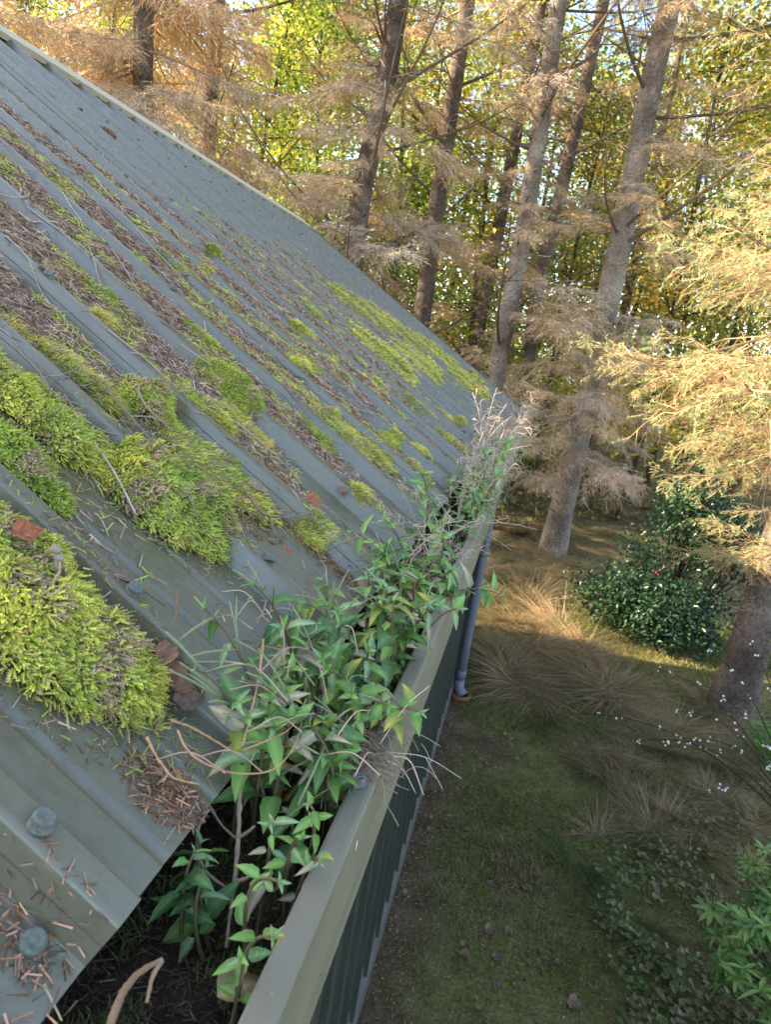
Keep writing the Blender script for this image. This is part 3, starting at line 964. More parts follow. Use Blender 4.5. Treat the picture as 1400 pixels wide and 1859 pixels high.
# pine cone and toadstools
mb = MB()
rc = np.random.default_rng(3)
for j in range(120):
    t = j / 120; a = j * 2.399963; rad = .016 * math.sin(math.pi * (t * .88 + .08)) ** .8
    c = np.array([math.cos(a) * rad, math.sin(a) * rad, t * .085 - .04]); d = nrm(np.array([math.cos(a), math.sin(a), -.35]))
    sdv = np.array([-math.sin(a), math.cos(a), 0])
    V = [c * .4 + np.array([0, 0, c[2] * .6]), c + sdv * .006, c + d * .007, c - sdv * .006]
    mb.add(V, [[0, 1, 2], [0, 2, 3]], np.array([.27, .15, .10]) * rc.uniform(.6, 1.3))
mb.tube([(0, 0, -.042), (0, 0, .045)], [.010, .006], 8, (.10, .06, .04))
cone = mb.build('spruce_cone', M['litter'], smooth=False)
u, y = on_roof(190, 240, .02)
cone.matrix_world = frame(roof(u, y, prof(y) + .016), np.cross(DR, NR), DR) @ Matrix.Rotation(.3, 4, 'X') @ Matrix.Scale(1.05, 4)
tag(cone, 'dark brown spruce cone lying on a rib high up the slope', 'cone')
for (px, py, s, lab) in [(114, 1000, 1.0, 'larger grey-brown toadstool cap on the big moss cushion'), (121, 1011, .8, 'smaller toadstool beside the larger one on the big moss cushion')]:
    p = RP(px, py, .058)
    t = empty('toadstool', p - NR * .012)
    mb = MB(); mb.lathe([(0, .0135 * s), (.0022 * s, .0130 * s), (.0036 * s, .0112 * s), (.0040 * s, .0090 * s), (.0032 * s, .0080 * s), (.001, .0082 * s)], 14, (.30, .24, .19)); mb.build('cap', M['litter'], t)
    mb = MB(); mb.tube([(0, 0, -.006), (.0004, 0, .002), (0, 0, .0085 * s)], .0009, 8, (.4, .34, .26)); mb.build('stem', M['litter'], t)
    tag(t, lab, 'toadstool', 'toadstools on the moss')

# ------------------------------------------------------------------ gutter contents
r = np.random.default_rng(8)
mb = MB()
xs = np.linspace(WALL_X + .006, XO - .003, 14); ysx = np.concatenate([np.arange(.05, 1.6, .008), np.arange(1.6, 5.88, .03)])
U, Yq = np.meshgrid(xs, ysx, indexing='ij')
Zs = CAM_Z - .425 + .05 * fbm(U, Yq, 0, 16, 51, 3) - .012
cs = np.array([.045, .032, .022]) * (.6 + .9 * fbm(U, Yq, 0, 70, 52, 3))[..., None]
mb.grid(np.stack([U, Yq, Zs], -1), cs)
n = 26000
px_ = r.uniform(WALL_X + .01, XO - .005, n); py_ = .1 + 3.2 * r.random(n) ** 1.7
pz = CAM_Z - .425 + .05 * fbm(px_, py_, 0, 16, 51, 3) - .012 + r.uniform(0, .004, n)
D = rnd_dir(n, r); D[:, 2] = np.abs(D[:, 2]) * .3; D = nrm(D)
Ln = r.uniform(.004, .013, n)[:, None] / 2
P = np.stack([px_, py_, pz], -1)
mb.ribbons(P - D * Ln, P + D * Ln, .0009 + .0004 * py_, .0006, LB[r.choice([0, 1, 1, 5, 5, 2], n)] * np.array([1, .9, .8]) * r.uniform(.3, .8, (n, 1)), r)
# moss shoots in the soil
n = 30000
px_ = r.uniform(WALL_X + .01, XO - .005, n); py_ = .12 + 2.4 * r.random(n) ** 1.4
k = fbm(px_, py_, 0, 24, 57, 2) > .46
px_, py_ = px_[k], py_[k]; n = len(px_)
P = np.stack([px_, py_, CAM_Z - .425 + .05 * fbm(px_, py_, 0, 16, 51, 3) - .012], -1)
D = nrm(rnd_dir(n, r) * .6 + np.array([.1, 0, 1]))
mb.blades(P, D, nrm(np.cross(D, rnd_dir(n, r))), r.uniform(.005, .012, n), .0013, rnd_dir(n, r), np.array([.09, .11, .03]), np.array([.16, .21, .06]) * r.uniform(.5, 1.2, (n, 1)))
o = mb.build('gutter_soil', M['litter'], smooth=False)
tag(o, 'dark soil, needles and moss filling the gutter', 'soil', kind='stuff')


def soil_z(x, y):
    return CAM_Z - .437 + .05 * float(fbm(x, y, 0, 16, 51, 3))


def top_at(px, py, d):
    """a point d metres below eye level on a sight line, or just above the roof where the roof is nearer"""
    q = ray(px, py)
    t = d / -q[2]
    t2 = -(NPAN - HR - .035) / (q @ NR)
    return CAMP + q * (min(t, t2) if t2 > 0 else t)


# willowherb leaves: lanceolate, folded along the midrib, veined
def leaf_mesh(seed, cols, wid=.30, droop=.25):
    wid = wid * 1.55
    r = np.random.default_rng(seed)
    t = np.linspace(0, 1, 12); s = np.array([-1, -.6, -.12, 0, .12, .6, 1])
    T, S = np.meshgrid(t, s, indexing='ij')
    w = wid * .5 * (np.sin(np.pi * T ** .62) ** .9) * (1 + .06 * np.sin(T * 46) * (np.abs(S) > .9)) + .004
    vein = .018 * np.sin((T * 14 - np.abs(S) * 2.2) * 2 * math.pi * .5) * (np.abs(S) > .05)
    z = .38 * w * np.abs(S) ** 1.2 - droop * T ** 2 + vein * w / wid * 2 + .02 * np.sin(T * 6 + seed) * S
    y = S * w * (1 - .15 * np.abs(S))
    x = T * (1 - .12 * droop)
    c = np.array(cols[0]) + (np.array(cols[1]) - cols[0]) * np.clip(T * 1.2 - .3 + r.normal(0, .25, T.shape), 0, 1)[..., None]
    c = c * (.8 + .4 * fbm(T, S * .3, seed, 5.0, seed)[..., None])
    bl = (fbm(T, S * .4, seed * 3.1, 4.0, seed + 3) > .68)[..., None]
    c = np.where(bl, c * .5 + np.array([.16, .11, .05]), c)
    c = c * (1 + 1.2 * (np.abs(S) < .15))[..., None] ** .5
    mb = MB(); mb.grid(np.stack([x, y, z], -1), np.clip(c, 0, .8))
    return mb.mesh('leaf', M['leaf'])


LG = [leaf_mesh(k, c, w, d) for k, (c, w, d) in enumerate([
    (((.12, .23, .045), (.16, .28, .06)), .34, .30), (((.075, .155, .04), (.10, .19, .05)), .30, .50),
    (((.16, .30, .07), (.20, .33, .09)), .33, .20), (((.17, .28, .12), (.23, .32, .16)), .27, .40),
    (((.15, .23, .05), (.40, .32, .05)), .34, .45), (((.28, .27, .17), (.42, .33, .23)), .30, .7), (((.07, .15, .045), (.09, .18, .06)), .38, .40)])]
LD = leaf_mesh(30, ((.36, .27, .20), (.30, .21, .16)), .30, .7)


def bez(a, b, c, m):
    t = np.linspace(0, 1, m)[:, None]
    return (1 - t) ** 2 * a + 2 * t * (1 - t) * b + t * t * c


pod_mb = MB(); pod_mb.tube([(0, 0, 0), (.33, .01, .03), (.7, .015, .04), (1, .0, .0)], [.014, .02, .02, .012], 5, (.25, .28, .14))
POD = pod_mb.mesh('seed_pod', M['dry'])


def plant(base, top, nn, leafL, label, group, seed, mix=(0, 1, 2, 3, 6), pods=0, stemcol=(.17, .13, .07), tip=True):
    r = np.random.default_rng(seed)
    base = np.array(base); top = np.array(top)
    t = empty('willowherb', base)
    Lg = np.linalg.norm(top - base)
    mid = base + np.array([r.normal(0, .10), r.normal(0, .12), .6]) * Lg + (top - base) * .22
    Q = bez(base, mid, top, 14)
    mb = MB(); mb.tube(Q - base, np.linspace(.0017, .0009, 14), 6, stemcol); mb.build('stem', M['dry'], t)
    T = nrm(np.gradient(Q, axis=0))
    a0 = r.uniform(0, 3.14)
    nn = nn + (2 if base[1] > .45 else 0)
    for j in range(nn):
        q = .25 + .75 * (j + .3) / nn
        f = q * 13; i = min(12, int(f)); p = Q[i] + (Q[i + 1] - Q[i]) * (f - i)
        tz = T[i]
        e1 = nrm(np.cross(tz, [.3, .2, 1.])); e2 = np.cross(tz, e1)
        a = a0 + j * 1.57 + r.normal(0, .25)
        for sg in (0, math.pi):
            if r.random() < .18: continue
            d = nrm(e1 * math.cos(a + sg) + e2 * math.sin(a + sg) + tz * r.uniform(-.1, .6) + np.array([0, 0, r.uniform(-.65, .3)]) + r.normal(0, .15, 3))
            sz = leafL * (1.0 - .35 * q) * r.uniform(.7, 1.35)
            ms = LG[int(r.choice(mix))]
            part('leaf', ms, t, frame(p - base + d * .002, d, nrm(tz * .6 + np.array([.15, -.2, 1.]) + r.normal(size=3) * .35)) @ Matrix.Diagonal((sz, sz * r.uniform(.85, 1.15), sz, 1)))
    if tip:
        for j in range(3):
            a = a0 + j * 2.1 + r.normal(0, .4)
            e1 = nrm(np.cross(T[-1], [.3, .2, 1.])); e2 = np.cross(T[-1], e1)
            d = nrm(e1 * math.cos(a) + e2 * math.sin(a) + T[-1] * 1.2)
            sz = leafL * r.uniform(.25, .45)
            part('leaf', LG[int(r.choice([2, 3]))], t, frame(Q[-1] - base, d, T[-1]) @ Matrix.Scale(sz, 4))
    for j in range(pods):
        i = r.integers(8, 13); d = nrm(rnd_dir(1, r)[0] + T[i] * .5 + np.array([-.4, -.1, .1]))
        part('seed_pod', POD, t, frame(Q[i] - base, d, [0, 0, 1.]) @ Matrix.Diagonal((r.uniform(.04, .06), .05, .05, 1)))
    tag(t, label, 'plant', group)
    return t


PL = [  # px, py, along, nodes, leaf, pods, mix, label
    (462, 1062, .29, 4, .034, 3, (1, 6), 'willowherb shoot with one upright dark leaf at its tip, leaning farthest over the roof'),
    (372, 1105, .29, 3, .030, 6, (1, 3), 'willowherb shoot bristling with thin green seed pods over the rib'),
    (556, 1095, .29, 4, .036, 2, (1, 6, 0), 'willowherb shoot with drooping dark leaves in the middle of the large clump'),
    (612, 1112, .29, 4, .034, 3, (1, 3), 'willowherb shoot with bluish leaves at the top right of the large clump'),
    (356, 1215, .29, 3, .026, 6, (3, 2), 'small willowherb shoot with pale buds hanging lowest over the ribs'),
    (445, 1235, .29, 4, .028, 3, (2, 0, 3), 'willowherb shoot of fresh small leaves left in the large clump'),
    (525, 1215, .29, 5, .034, 1, (0, 1, 4), 'willowherb shoot with a yellowing leaf at the heart of the clump'),
    (585, 1195, .29, 5, .036, 0, (1, 6), 'willowherb shoot of broad dark leaves at the heart of the clump'),
    (640, 1260, .29, 5, .032, 0, (0, 2), 'leafy willowherb shoot by the inner edge of the gutter lip'),
    (705, 1280, .29, 4, .030, 1, (2, 3, 5), 'willowherb shoot with shrivelled tip leaves against the gutter lip'),
    (762, 1292, .29, 3, .032, 2, (0, 4, 2), 'willowherb shoot that overhangs the outer face of the gutter'),
    (668, 1180, .29, 5, .032, 0, (0, 2, 3), 'willowherb shoot standing between the two large clumps'),
    (610, 1330, .33, 4, .028, 0, (0, 1), 'low dark willowherb shoot behind the dry grass nest'),
    (490, 1495, .33, 4, .026, 0, (2, 3, 5), 'willowherb shoot with a withered grey leaf near the hanging twig'),
    (548, 1520, .33, 4, .028, 0, (5, 3, 2), 'limp pale willowherb shoot leaning on the gutter lip'),
    (580, 1565, .33, 3, .024, 0, (2, 5, 4), 'small mottled willowherb shoot touching the gutter lip'),
    (505, 1600, .33, 3, .026, 0, (2, 3), 'light green willowherb shoot in the near gutter'),
    (492, 1700, .35, 3, .030, 0, (0, 4, 6), 'glossy willowherb shoot nearest the camera along the lip'),
    (438, 1738, .35, 2, .026, 0, (6, 0), 'dark glossy seedling lowest in the near gutter'),
    (560, 1460, .33, 4, .026, 0, (2, 0), 'bright small leaved willowherb beside the screw on the lip'),
    (640, 965, .25, 4, .034, 4, (2, 3), 'willowherb with pale green spread pods leaning on the roof'),
    (700, 945, .25, 4, .036, 4, (2, 0), 'willowherb of fresh green leaves at the top of the middle clump'),
    (762, 895, .25, 4, .038, 1, (2, 0), 'tall willowherb with narrow pointed leaves at the top of the middle clump'),
    (805, 975, .25, 4, .036, 1, (3, 1), 'willowherb shoot among white curly stalks in the middle clump'),
    (702, 1010, .29, 5, .036, 2, (0, 1, 2), 'dense willowherb shoot in the middle clump'),
    (765, 1050, .29, 5, .036, 0, (0, 2, 4), 'willowherb shoot with one yellow leaf in the middle clump'),
    (690, 1070, .29, 4, .034, 1, (0, 1), 'dark willowherb shoot at the base of the middle clump'),
    (822, 1035, .29, 3, .036, 0, (3, 2), 'willowherb shoot whose leaf hangs over the gutter edge'),
    (735, 1130, .29, 5, .034, 0, (0, 1, 2), 'leafy willowherb shoot next to the brown upright stems'),
    (832, 1105, .29, 3, .034, 0, (3, 2), 'willowherb shoot with a single grey-green leaf beyond the lip'),
    (880, 820, .22, 4, .04, 2, (2, 3), 'willowherb among the far white stalks'),
    (905, 765, .22, 4, .045, 2, (3, 2), 'tall greyish willowherb at the far dry tangle'),
    (855, 880, .27, 4, .038, 1, (3, 0), 'willowherb in front of the far dry tangle'),
    (930, 800, .22, 5, .05, 1, (2, 3), 'greyish willowherb at the far end of the gutter'),
]
for k, (px, py, g, nn, Ls, pods, mix, lab) in enumerate(PL):
    top = top_at(px, py, g); g = top[1]
    bx = min(max(top[0] + (.06 if top[0] < -.17 else -.01), -.165), -.105)
    by = g + .02 + .03 * random.random(); Ls = Ls * (.72 if g < .44 else 1.0)
    plant((bx, by, soil_z(bx, by)), top, nn, Ls, lab, 'willowherb plants growing in the gutter', 300 + k, mix, pods)

# more shoots of the same two clumps and low seedlings under them
rl = np.random.default_rng(19)
for k in range(44):
    if k < 15:
        px, py = rl.normal(560, 90), rl.normal(1230, 75); d = rl.uniform(.27, .33)
    elif k < 31:
        px, py = rl.normal(745, 60), rl.normal(1035, 65); d = rl.uniform(.25, .33)
    else:
        px, py = rl.normal(870, 30), rl.normal(860, 40); d = rl.uniform(.24, .32)
    top = top_at(px, py, d)
    if top[1] > 4.5: top[1] = 4.5
    bx = min(max(top[0] + rl.normal(0, .02), -.17), -.10); by = top[1] + rl.uniform(0, .04)
    plant((bx, by, soil_z(bx, by)), top, 5, .034 * (1 + .12 * top[1]), 'one of the leafy willowherb shoots crowded together in the gutter', 'crowded willowherb shoots', 500 + k, (0, 1, 2, 3, 6, 4, 5), 2 * int(k % 2 == 0))
for k in range(14):
    g = [rl.uniform(.46, .75), rl.uniform(.75, 1.2), rl.uniform(.30, .42)][k % 3]
    bx = rl.uniform(-.17, -.10)
    top = np.array([bx + rl.normal(0, .015), g + rl.normal(0, .02), CAM_Z - rl.uniform(.33, .36)])
    plant((bx, g, soil_z(bx, g)), top, 4, .026, 'one of the low leafy seedlings crowded under the taller gutter plants', 'low seedlings crowding the gutter', 580 + k, (0, 1, 2, 3, 6), 0)

# brown upright dead stems and dry curled stalks
def dry_stalk(base, top, ncurl, label, seed, group='dry curled stalks in the gutter', col=(.44, .36, .29), rad=.0011, size=.035):
    r = np.random.default_rng(seed)
    base = np.array(base); top = np.array(top)
    t = empty('dry_stalk', base)
    Lg = np.linalg.norm(top - base)
    Q = bez(base, base + np.array([r.normal() * .02, r.normal() * .02, Lg * .7]), top, 10)
    mb = MB(); mb.tube(Q - base, np.linspace(rad * 1.3, rad * .7, 10), 5, np.array(col) * .8); mb.build('stem', M['dry'], t)
    for j in range(ncurl):
        i = r.integers(3, 9)
        part('curled_pod', CURL[int(r.integers(len(CURL)))], t, frame(Q[i] - base, nrm(rnd_dir(1, r)[0] + np.array([.2, -.1, .4])), rnd_dir(1, r)[0]) @ Matrix.Scale(size * r.uniform(.7, 1.5), 4))
    tag(t, label, 'dry plant', group)


CURL = []
for k in range(6):
    r = np.random.default_rng(600 + k)
    t = np.linspace(0, 1, 16); a = t * r.uniform(1.2, 4.6); rd = .35
    P = np.stack([np.sin(a) * rd / (1 + t) + t * .35, (1 - np.cos(a)) * rd / (1 + .6 * t), .12 * np.sin(t * 5 + k)], -1)
    mb = MB(); mb.tube(P, np.linspace(.016, .009, 16) * .95, 4, (.52, .41, .31)); CURL.append(mb.mesh('curled_pod', M['dry']))

DS = [(672, 900, 1.0, 'curly white stalk leaning over the roof behind the fresh green shoot'), (700, 860, 1.15, 'thin pale stalk standing highest over the lower roof'),
      (830, 960, 1.2, 'pale curled stalk in the middle clump'), (855, 1010, 1.1, 'pale curled stalk overhanging the lip of the gutter'),
      (930, 1000, 1.45, 'dry stalk with open pods sticking out over the lawn'), (905, 975, 1.4, 'branching dry stalk beside the one over the lawn'),
      (820, 880, 1.5, 'bleached stalk left of the far dry tangle'), (845, 820, 1.8, 'bleached upright stalk in the far dry tangle')]
for k, (px, py, g, lab) in enumerate(DS):
    top = at(px, py, g); bx = -.13
    dry_stalk((bx, g + .02, soil_z(bx, g + .02)), top, 9, lab, 700 + k)
rl = np.random.default_rng(23)
for k in range(132):
    if k < 96:
        px, py = rl.normal(892, 34), rl.normal(810, 60); g = rl.uniform(1.4, 4.8)
    elif k < 122:
        px, py = rl.normal(800, 55), rl.normal(1000, 75); g = rl.uniform(.85, 1.35)
    else:
        px, py = rl.normal(560, 90), rl.normal(1230, 70); g = rl.uniform(.5, .68)
    top = at(px, py, g); bx = rl.uniform(-.17, -.09)
    top[0] = np.clip(top[0], -.22, .05); top[2] = np.clip(top[2], CAM_Z - .36, CAM_Z - (.06 if k < 96 else .22))
    dry_stalk((bx, g, soil_z(bx, g)), top, 7, 'one of the tangled bleached stalks crowding the gutter', 740 + k, 'tangled bleached stalks', (.50, .385, .285), .0013 if k < 96 else .0010 if k < 122 else .0007, .062 if k < 96 else .034 if k < 122 else .024)
for k in range(46):
    g = 2.0 + 3.4 * rl.random(); bx = rl.uniform(-.13, -.09)
    top = np.array([rl.uniform(-.12, .05), g + rl.normal(0, .1), CAM_Z - rl.uniform(.16, .40)])
    dry_stalk((bx, g, soil_z(bx, g)), top, 8, 'one of the dry bleached stalks hanging over the gutter lip at its far end', 1000 + k, 'dry stalks over the far gutter lip', (.46, .36, .27), .0014, .085)
for k in range(7):
    g = .70 + .02 * k; bx = -.118 + rl.normal(0, .006)
    top = np.array([bx - .005 + rl.normal(0, .01), g + .01, CAM_Z - .30 + rl.normal(0, .01)])
    b = np.array([bx, g, soil_z(bx, g)])
    mb = MB(); mb.tube(bez(b, (b + top) / 2 + rl.normal(0, .004, 3), top, 8) - b, [.0022] * 5 + [.0019] * 3, 6, (.15, .075, .045))
    o = mb.build('brown_stalk', M['dry']); o.location = b
    tag(o, 'one of the stiff red-brown stems standing close together in the gutter', 'dead stem', 'stiff brown stems between the clumps')

# nest of dry grass on the lip
r = np.random.default_rng(44)
c = at(648, 1365, .50)
t0 = np.array([c[0], c[1], CAM_Z - .345])
mb = MB()
for j in range(360):
    a = r.uniform(0, 6.28); L = r.uniform(.010, .026)
    p = t0 + np.array([r.normal() * .016, r.normal() * .024, abs(r.normal()) * .010])
    d = np.array([math.cos(a), math.sin(a), r.normal() * .25])
    m_ = p + d * L * .5 + np.array([0, 0, r.uniform(0, .014)]); e = p + d * L + np.array([r.normal() * .01, r.normal() * .01, -.01])
    mb.tube(bez(p, m_, e, 6) - t0, [.00042] * 6, 3, np.array([.34, .25, .17]) * r.uniform(.6, 1.2), cap=False)
o = mb.build('dry_grass_nest', M['dry']); o.location = t0
tag(o, 'nest of tangled dry grass sitting on the gutter lip', 'dry grass')
for k, (a, b, lab) in enumerate([((700, 1365), (838, 1413), 'long white forked straw sticking out past the gutter over the wall'), ((700, 1380), (755, 1440), 'white straw slanting down across the gutter face'), ((690, 1350), (780, 1245), 'straw standing out above the leaf that overhangs the gutter')]):
    A = at(a[0], a[1], .50); Bq = at(b[0], b[1], .50 + .03)
    mid = (A + Bq) / 2 + np.array([0, 0, .008])
    mid2 = mid * .4 + Bq * .6 - np.array([0, .012, .012])
    twig('straw', [A, mid, Bq], .0005, lab, 'straw', col=(.55, .48, .42), sides=[[mid, mid2]] if k == 0 else (), knob=.1)

# hanging conifer twig with curved side twigs
G = .43
twig('conifer_twig', [at(440, 1345, .44), at(436, 1430, .41), at(432, 1520, .385), at(424, 1610, .362), at(410, 1720, .338)], .0022, 'knobbly grey conifer twig hanging down into the near gutter',
     col=(.30, .215, .14), knob=.9, n=7,
     sides=[[at(358, 1335, .42), at(356, 1380, .41), at(370, 1440, .40), at(400, 1495, .39), at(428, 1522, .385)],
            [at(378, 1468, .385), at(357, 1510, .37), at(366, 1570, .36), at(400, 1605, .36), at(424, 1612, .362)],
            [at(432, 1520, .385), at(447, 1512, .385), at(462, 1500, .385)], [at(424, 1600, .362), at(445, 1595, .365), at(460, 1585, .365)]])
def TA(px, py, d=.285):
    return top_at(px, py, d)


twig('conifer_twig', [TA(310, 1308), TA(345, 1320, .27), TA(390, 1345, .27), TA(432, 1372, .29)], .0010, 'orange ribbed conifer twig arching over the eave', col=(.45, .26, .13), knob=.9, n=6,
     sides=[[TA(322, 1326), TA(340, 1362, .28), TA(380, 1390, .29), TA(440, 1405, .30), TA(500, 1395, .30), TA(536, 1350, .30), TA(548, 1310, .29)], [TA(440, 1362, .29), TA(500, 1338, .28), TA(530, 1318, .28), TA(556, 1270, .27)]])
twig('conifer_twig', [TA(266, 1338, .31), TA(285, 1375, .31), TA(315, 1412, .31), TA(362, 1424, .31)], .0009, 'rusty conifer twig lying across the heap of fallen needles', col=(.42, .24, .13), knob=.9, n=6)
twig('conifer_twig', [TA(478, 1160, .27), TA(470, 1230, .27), TA(454, 1300, .28), TA(440, 1355, .29)], .0011, 'thin orange conifer twig hanging inside the large clump', col=(.40, .25, .13), knob=.9, n=6)
rl = np.random.default_rng(29)
for k in range(22):
    px, py, g = rl.uniform(400, 720), rl.uniform(1080, 1420), rl.uniform(.5, .68)
    A = top_at(px, py, rl.uniform(.26, .30)); a = rl.uniform(0, 6.28)
    Bq = A + np.array([math.cos(a) * .05, math.sin(a) * .04, rl.uniform(-.02, .03)])
    twig('straw', [A, (A + Bq) / 2 + np.array([0, 0, .01]), Bq], .0006, 'one of the thin pale straws caught among the willowherb leaves', 'straw', 'thin straws caught in the clump', col=(.42, .30, .21), knob=.1)
A = at(205, 1859, .27); 
twig('broken_stalk', [top_at(190, 1890, .385), top_at(216, 1815, .372), top_at(250, 1768, .366), top_at(294, 1742, .366)], .0021, 'thick pale broken stem bent over in the near gutter', 'dead stem', col=(.23, .15, .09), knob=.35, n=7,
     sides=[[top_at(292, 1744, .366), top_at(276, 1775, .37), top_at(266, 1820, .38)]])
# yellowing leaf on the soil
Mx = frame(np.array([-.118, .295, CAM_Z - .385]), np.array([.6, .8, .1]), np.array([0, -.2, 1])) @ Matrix.Scale(.036, 4)
thing_mesh('dead_leaf', leaf_mesh(50, ((.42, .36, .16), (.26, .16, .09)), .45, .5), Mx, 'pale yellow mottled leaf lying on the soil in the near gutter', 'dead leaf')
# small leafy plant rooted at the far end of the gutter
plant((-.12, 4.2, soil_z(-.12, 4.2)), at(945, 838, 4.2), 7, .10, 'bright green broad leaved seedling at the far end of the gutter', 'willowherb plants growing in the gutter', 901, (2, 0))

# ------------------------------------------------------------------ lawn, tussocks, fallen leaves
r = np.random.default_rng(9)
GC = np.array([[.18, .22, .05], [.145, .18, .045], [.225, .24, .065], [.31, .25, .115], [.38, .29, .165], [.14, .17, .045]])
mb = MB()
n = 300000
x = -.2 + 3.4 * r.random(n) ** 1.1; y = 1.7 + 6.6 * r.random(n) ** 1.3
g = fbm(x, y, 0, 1.4, 71, 4)
bare = np.clip((.02 - x) / .25, 0, 1)
k = r.random(n) < np.clip(1.0 - bare * .9 - np.clip(g - .45, 0, 1) * 5, .06, 1)
x, y, g = x[k], y[k], g[k]; n = len(x)
P = np.stack([x, y, gz(x, y) - .004], -1)
D = nrm(rnd_dir(n, r) * .75 + np.array([0, 0, .8])); D[:, 2] = np.abs(D[:, 2]); 
ln = r.uniform(.012, .036, n) * (1 + .5 * np.clip(y - 4, 0, 4) / 4)
dry = np.clip((fbm(x, y, 0, 2.2, 73, 3) - .40) * 5, .12, .95)
ci = np.where(r.random(n) < dry * .7, r.choice([3, 4, 2], n), r.choice([0, 1, 5, 2], n))
cc = GC[ci] * r.uniform(.7, 1.25, (n, 1))
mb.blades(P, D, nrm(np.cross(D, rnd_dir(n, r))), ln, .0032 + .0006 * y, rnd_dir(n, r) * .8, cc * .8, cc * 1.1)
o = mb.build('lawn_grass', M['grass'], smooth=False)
tag(o, 'short mossy lawn grass along the shed', 'grass', kind='stuff')


def tussock_mesh(seed, n, L, cols):
    r = np.random.default_rng(seed)
    mb = MB()
    a = r.uniform(0, 6.28, n); rad = .07 * np.sqrt(r.random(n))
    P = np.stack([np.cos(a) * rad, np.sin(a) * rad, r.uniform(0, .02, n)], -1)
    a2 = a + r.normal(0, .9, n)
    out = np.stack([np.cos(a2), np.sin(a2), a * 0], -1)
    D = nrm(out * r.uniform(.1, 1.5, n)[:, None] + r.normal(0, .25, (n, 3)) + np.array([.35, 0, 1.0]))
    bend = nrm(out * .7 + r.normal(0, .6, (n, 3)) + np.array([0.5, 0, -1.3]))
    cc = np.array(cols)[r.choice(len(cols), n)] * r.uniform(.7, 1.3, (n, 1))
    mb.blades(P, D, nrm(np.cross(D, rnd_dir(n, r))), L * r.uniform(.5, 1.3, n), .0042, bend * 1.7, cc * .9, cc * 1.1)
    return mb.mesh('grass_tussock', M['grass'], False)


STRAW = [(.36, .25, .14), (.28, .20, .11), (.20, .17, .07), (.42, .31, .18)]
TM = [tussock_mesh(1, 700, .34, STRAW), tussock_mesh(2, 700, .30, STRAW[:2] + [(.12, .14, .04)] * 2), tussock_mesh(3, 360, .26, [(.09, .13, .03), (.12, .15, .05), (.16, .15, .06)]), tussock_mesh(4, 700, .38, STRAW)]
spots = [(930, 1010), (900, 1060), (970, 1050), (890, 1130), (930, 1120), (990, 1110), (880, 1200), (925, 1190), (975, 1180), (1030, 1130), (1010, 1200), (1050, 1220), (960, 1250), (1012, 1022), (1040, 1018), (985, 1020), (1330, 1310), (1375, 1330), (1300, 1290), (1080, 1280), (1120, 1330), (1180, 1340), (1230, 1350), (1120, 1420), (1180, 1420), (1060, 1380), (1250, 1420), (1330, 1440), (1150, 1480), (1290, 1500), (1210, 1520), (1300, 1380), (1000, 960), (950, 940), (1060, 980), (1110, 950), (1150, 1680), (1180, 1760), (1120, 1620), (1080, 1560), (1370, 1380), (1385, 1480)]
tk = 0
for (px, py) in spots:
    for q in range(7 if py < 1290 else 6 if py < 1560 else 2):
        p = on_ground(px + rl.normal(0, 32), py + rl.normal(0, 28))
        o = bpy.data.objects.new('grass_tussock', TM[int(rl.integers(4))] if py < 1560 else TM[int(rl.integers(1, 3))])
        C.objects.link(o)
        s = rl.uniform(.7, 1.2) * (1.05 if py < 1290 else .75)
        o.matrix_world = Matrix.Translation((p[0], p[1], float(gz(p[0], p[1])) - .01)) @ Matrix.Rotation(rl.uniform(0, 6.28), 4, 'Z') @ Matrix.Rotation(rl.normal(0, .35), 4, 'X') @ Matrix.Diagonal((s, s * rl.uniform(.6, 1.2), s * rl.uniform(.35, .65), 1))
        tag(o, 'one of the rough straw coloured grass tussocks on the ground beyond the lawn', 'grass tussock', 'rough grass tussocks beyond the lawn')

FL = [dead_leaf_mesh(20, (.20, .135, .085), 1.2), dead_leaf_mesh(21, (.24, .11, .06), .9), dead_leaf_mesh(22, (.22, .15, .085), 1.4), dead_leaf_mesh(23, (.27, .17, .09), .6), dead_leaf_mesh(24, (.16, .11, .09), .8)]
def ground_leaf(px, py, s, k, label, group=None):
    p = on_ground(px, py); p[2] = float(gz(p[0], p[1])) + .012
    a = rl.uniform(0, 6.28)
    thing_mesh('fallen_leaf', FL[k], frame(p, np.array([math.cos(a), math.sin(a), .1]), nrm(np.array([0, 0, 1.]) + rl.normal(size=3) * .25)) @ Matrix.Scale(s, 4), label, 'fallen leaf', group)
ground_leaf(890, 1692, .062, 0, 'large pale grey fallen leaf on the lawn right of the wall')
ground_leaf(1042, 1820, .07, 0, 'big brown fallen leaf at the bottom of the lawn')
ground_leaf(1045, 1515, .06, 1, 'reddish fallen leaf on the middle of the lawn')
ground_leaf(842, 1738, .06, 0, 'pinkish grey fallen leaf left of the large pale leaf')
for k in range(62):
    px = rl.uniform(720, 1330); py = rl.uniform(1330, 1855)
    if px < 830 - (py - 1265) * .32 + 12: px += 160
    ground_leaf(px, py, rl.uniform(.022, .045), int(rl.choice([0, 2, 2, 1, 2, 3, 4, 4])), 'one of the small withered leaves scattered over the lawn', 'small fallen leaves on the lawn')
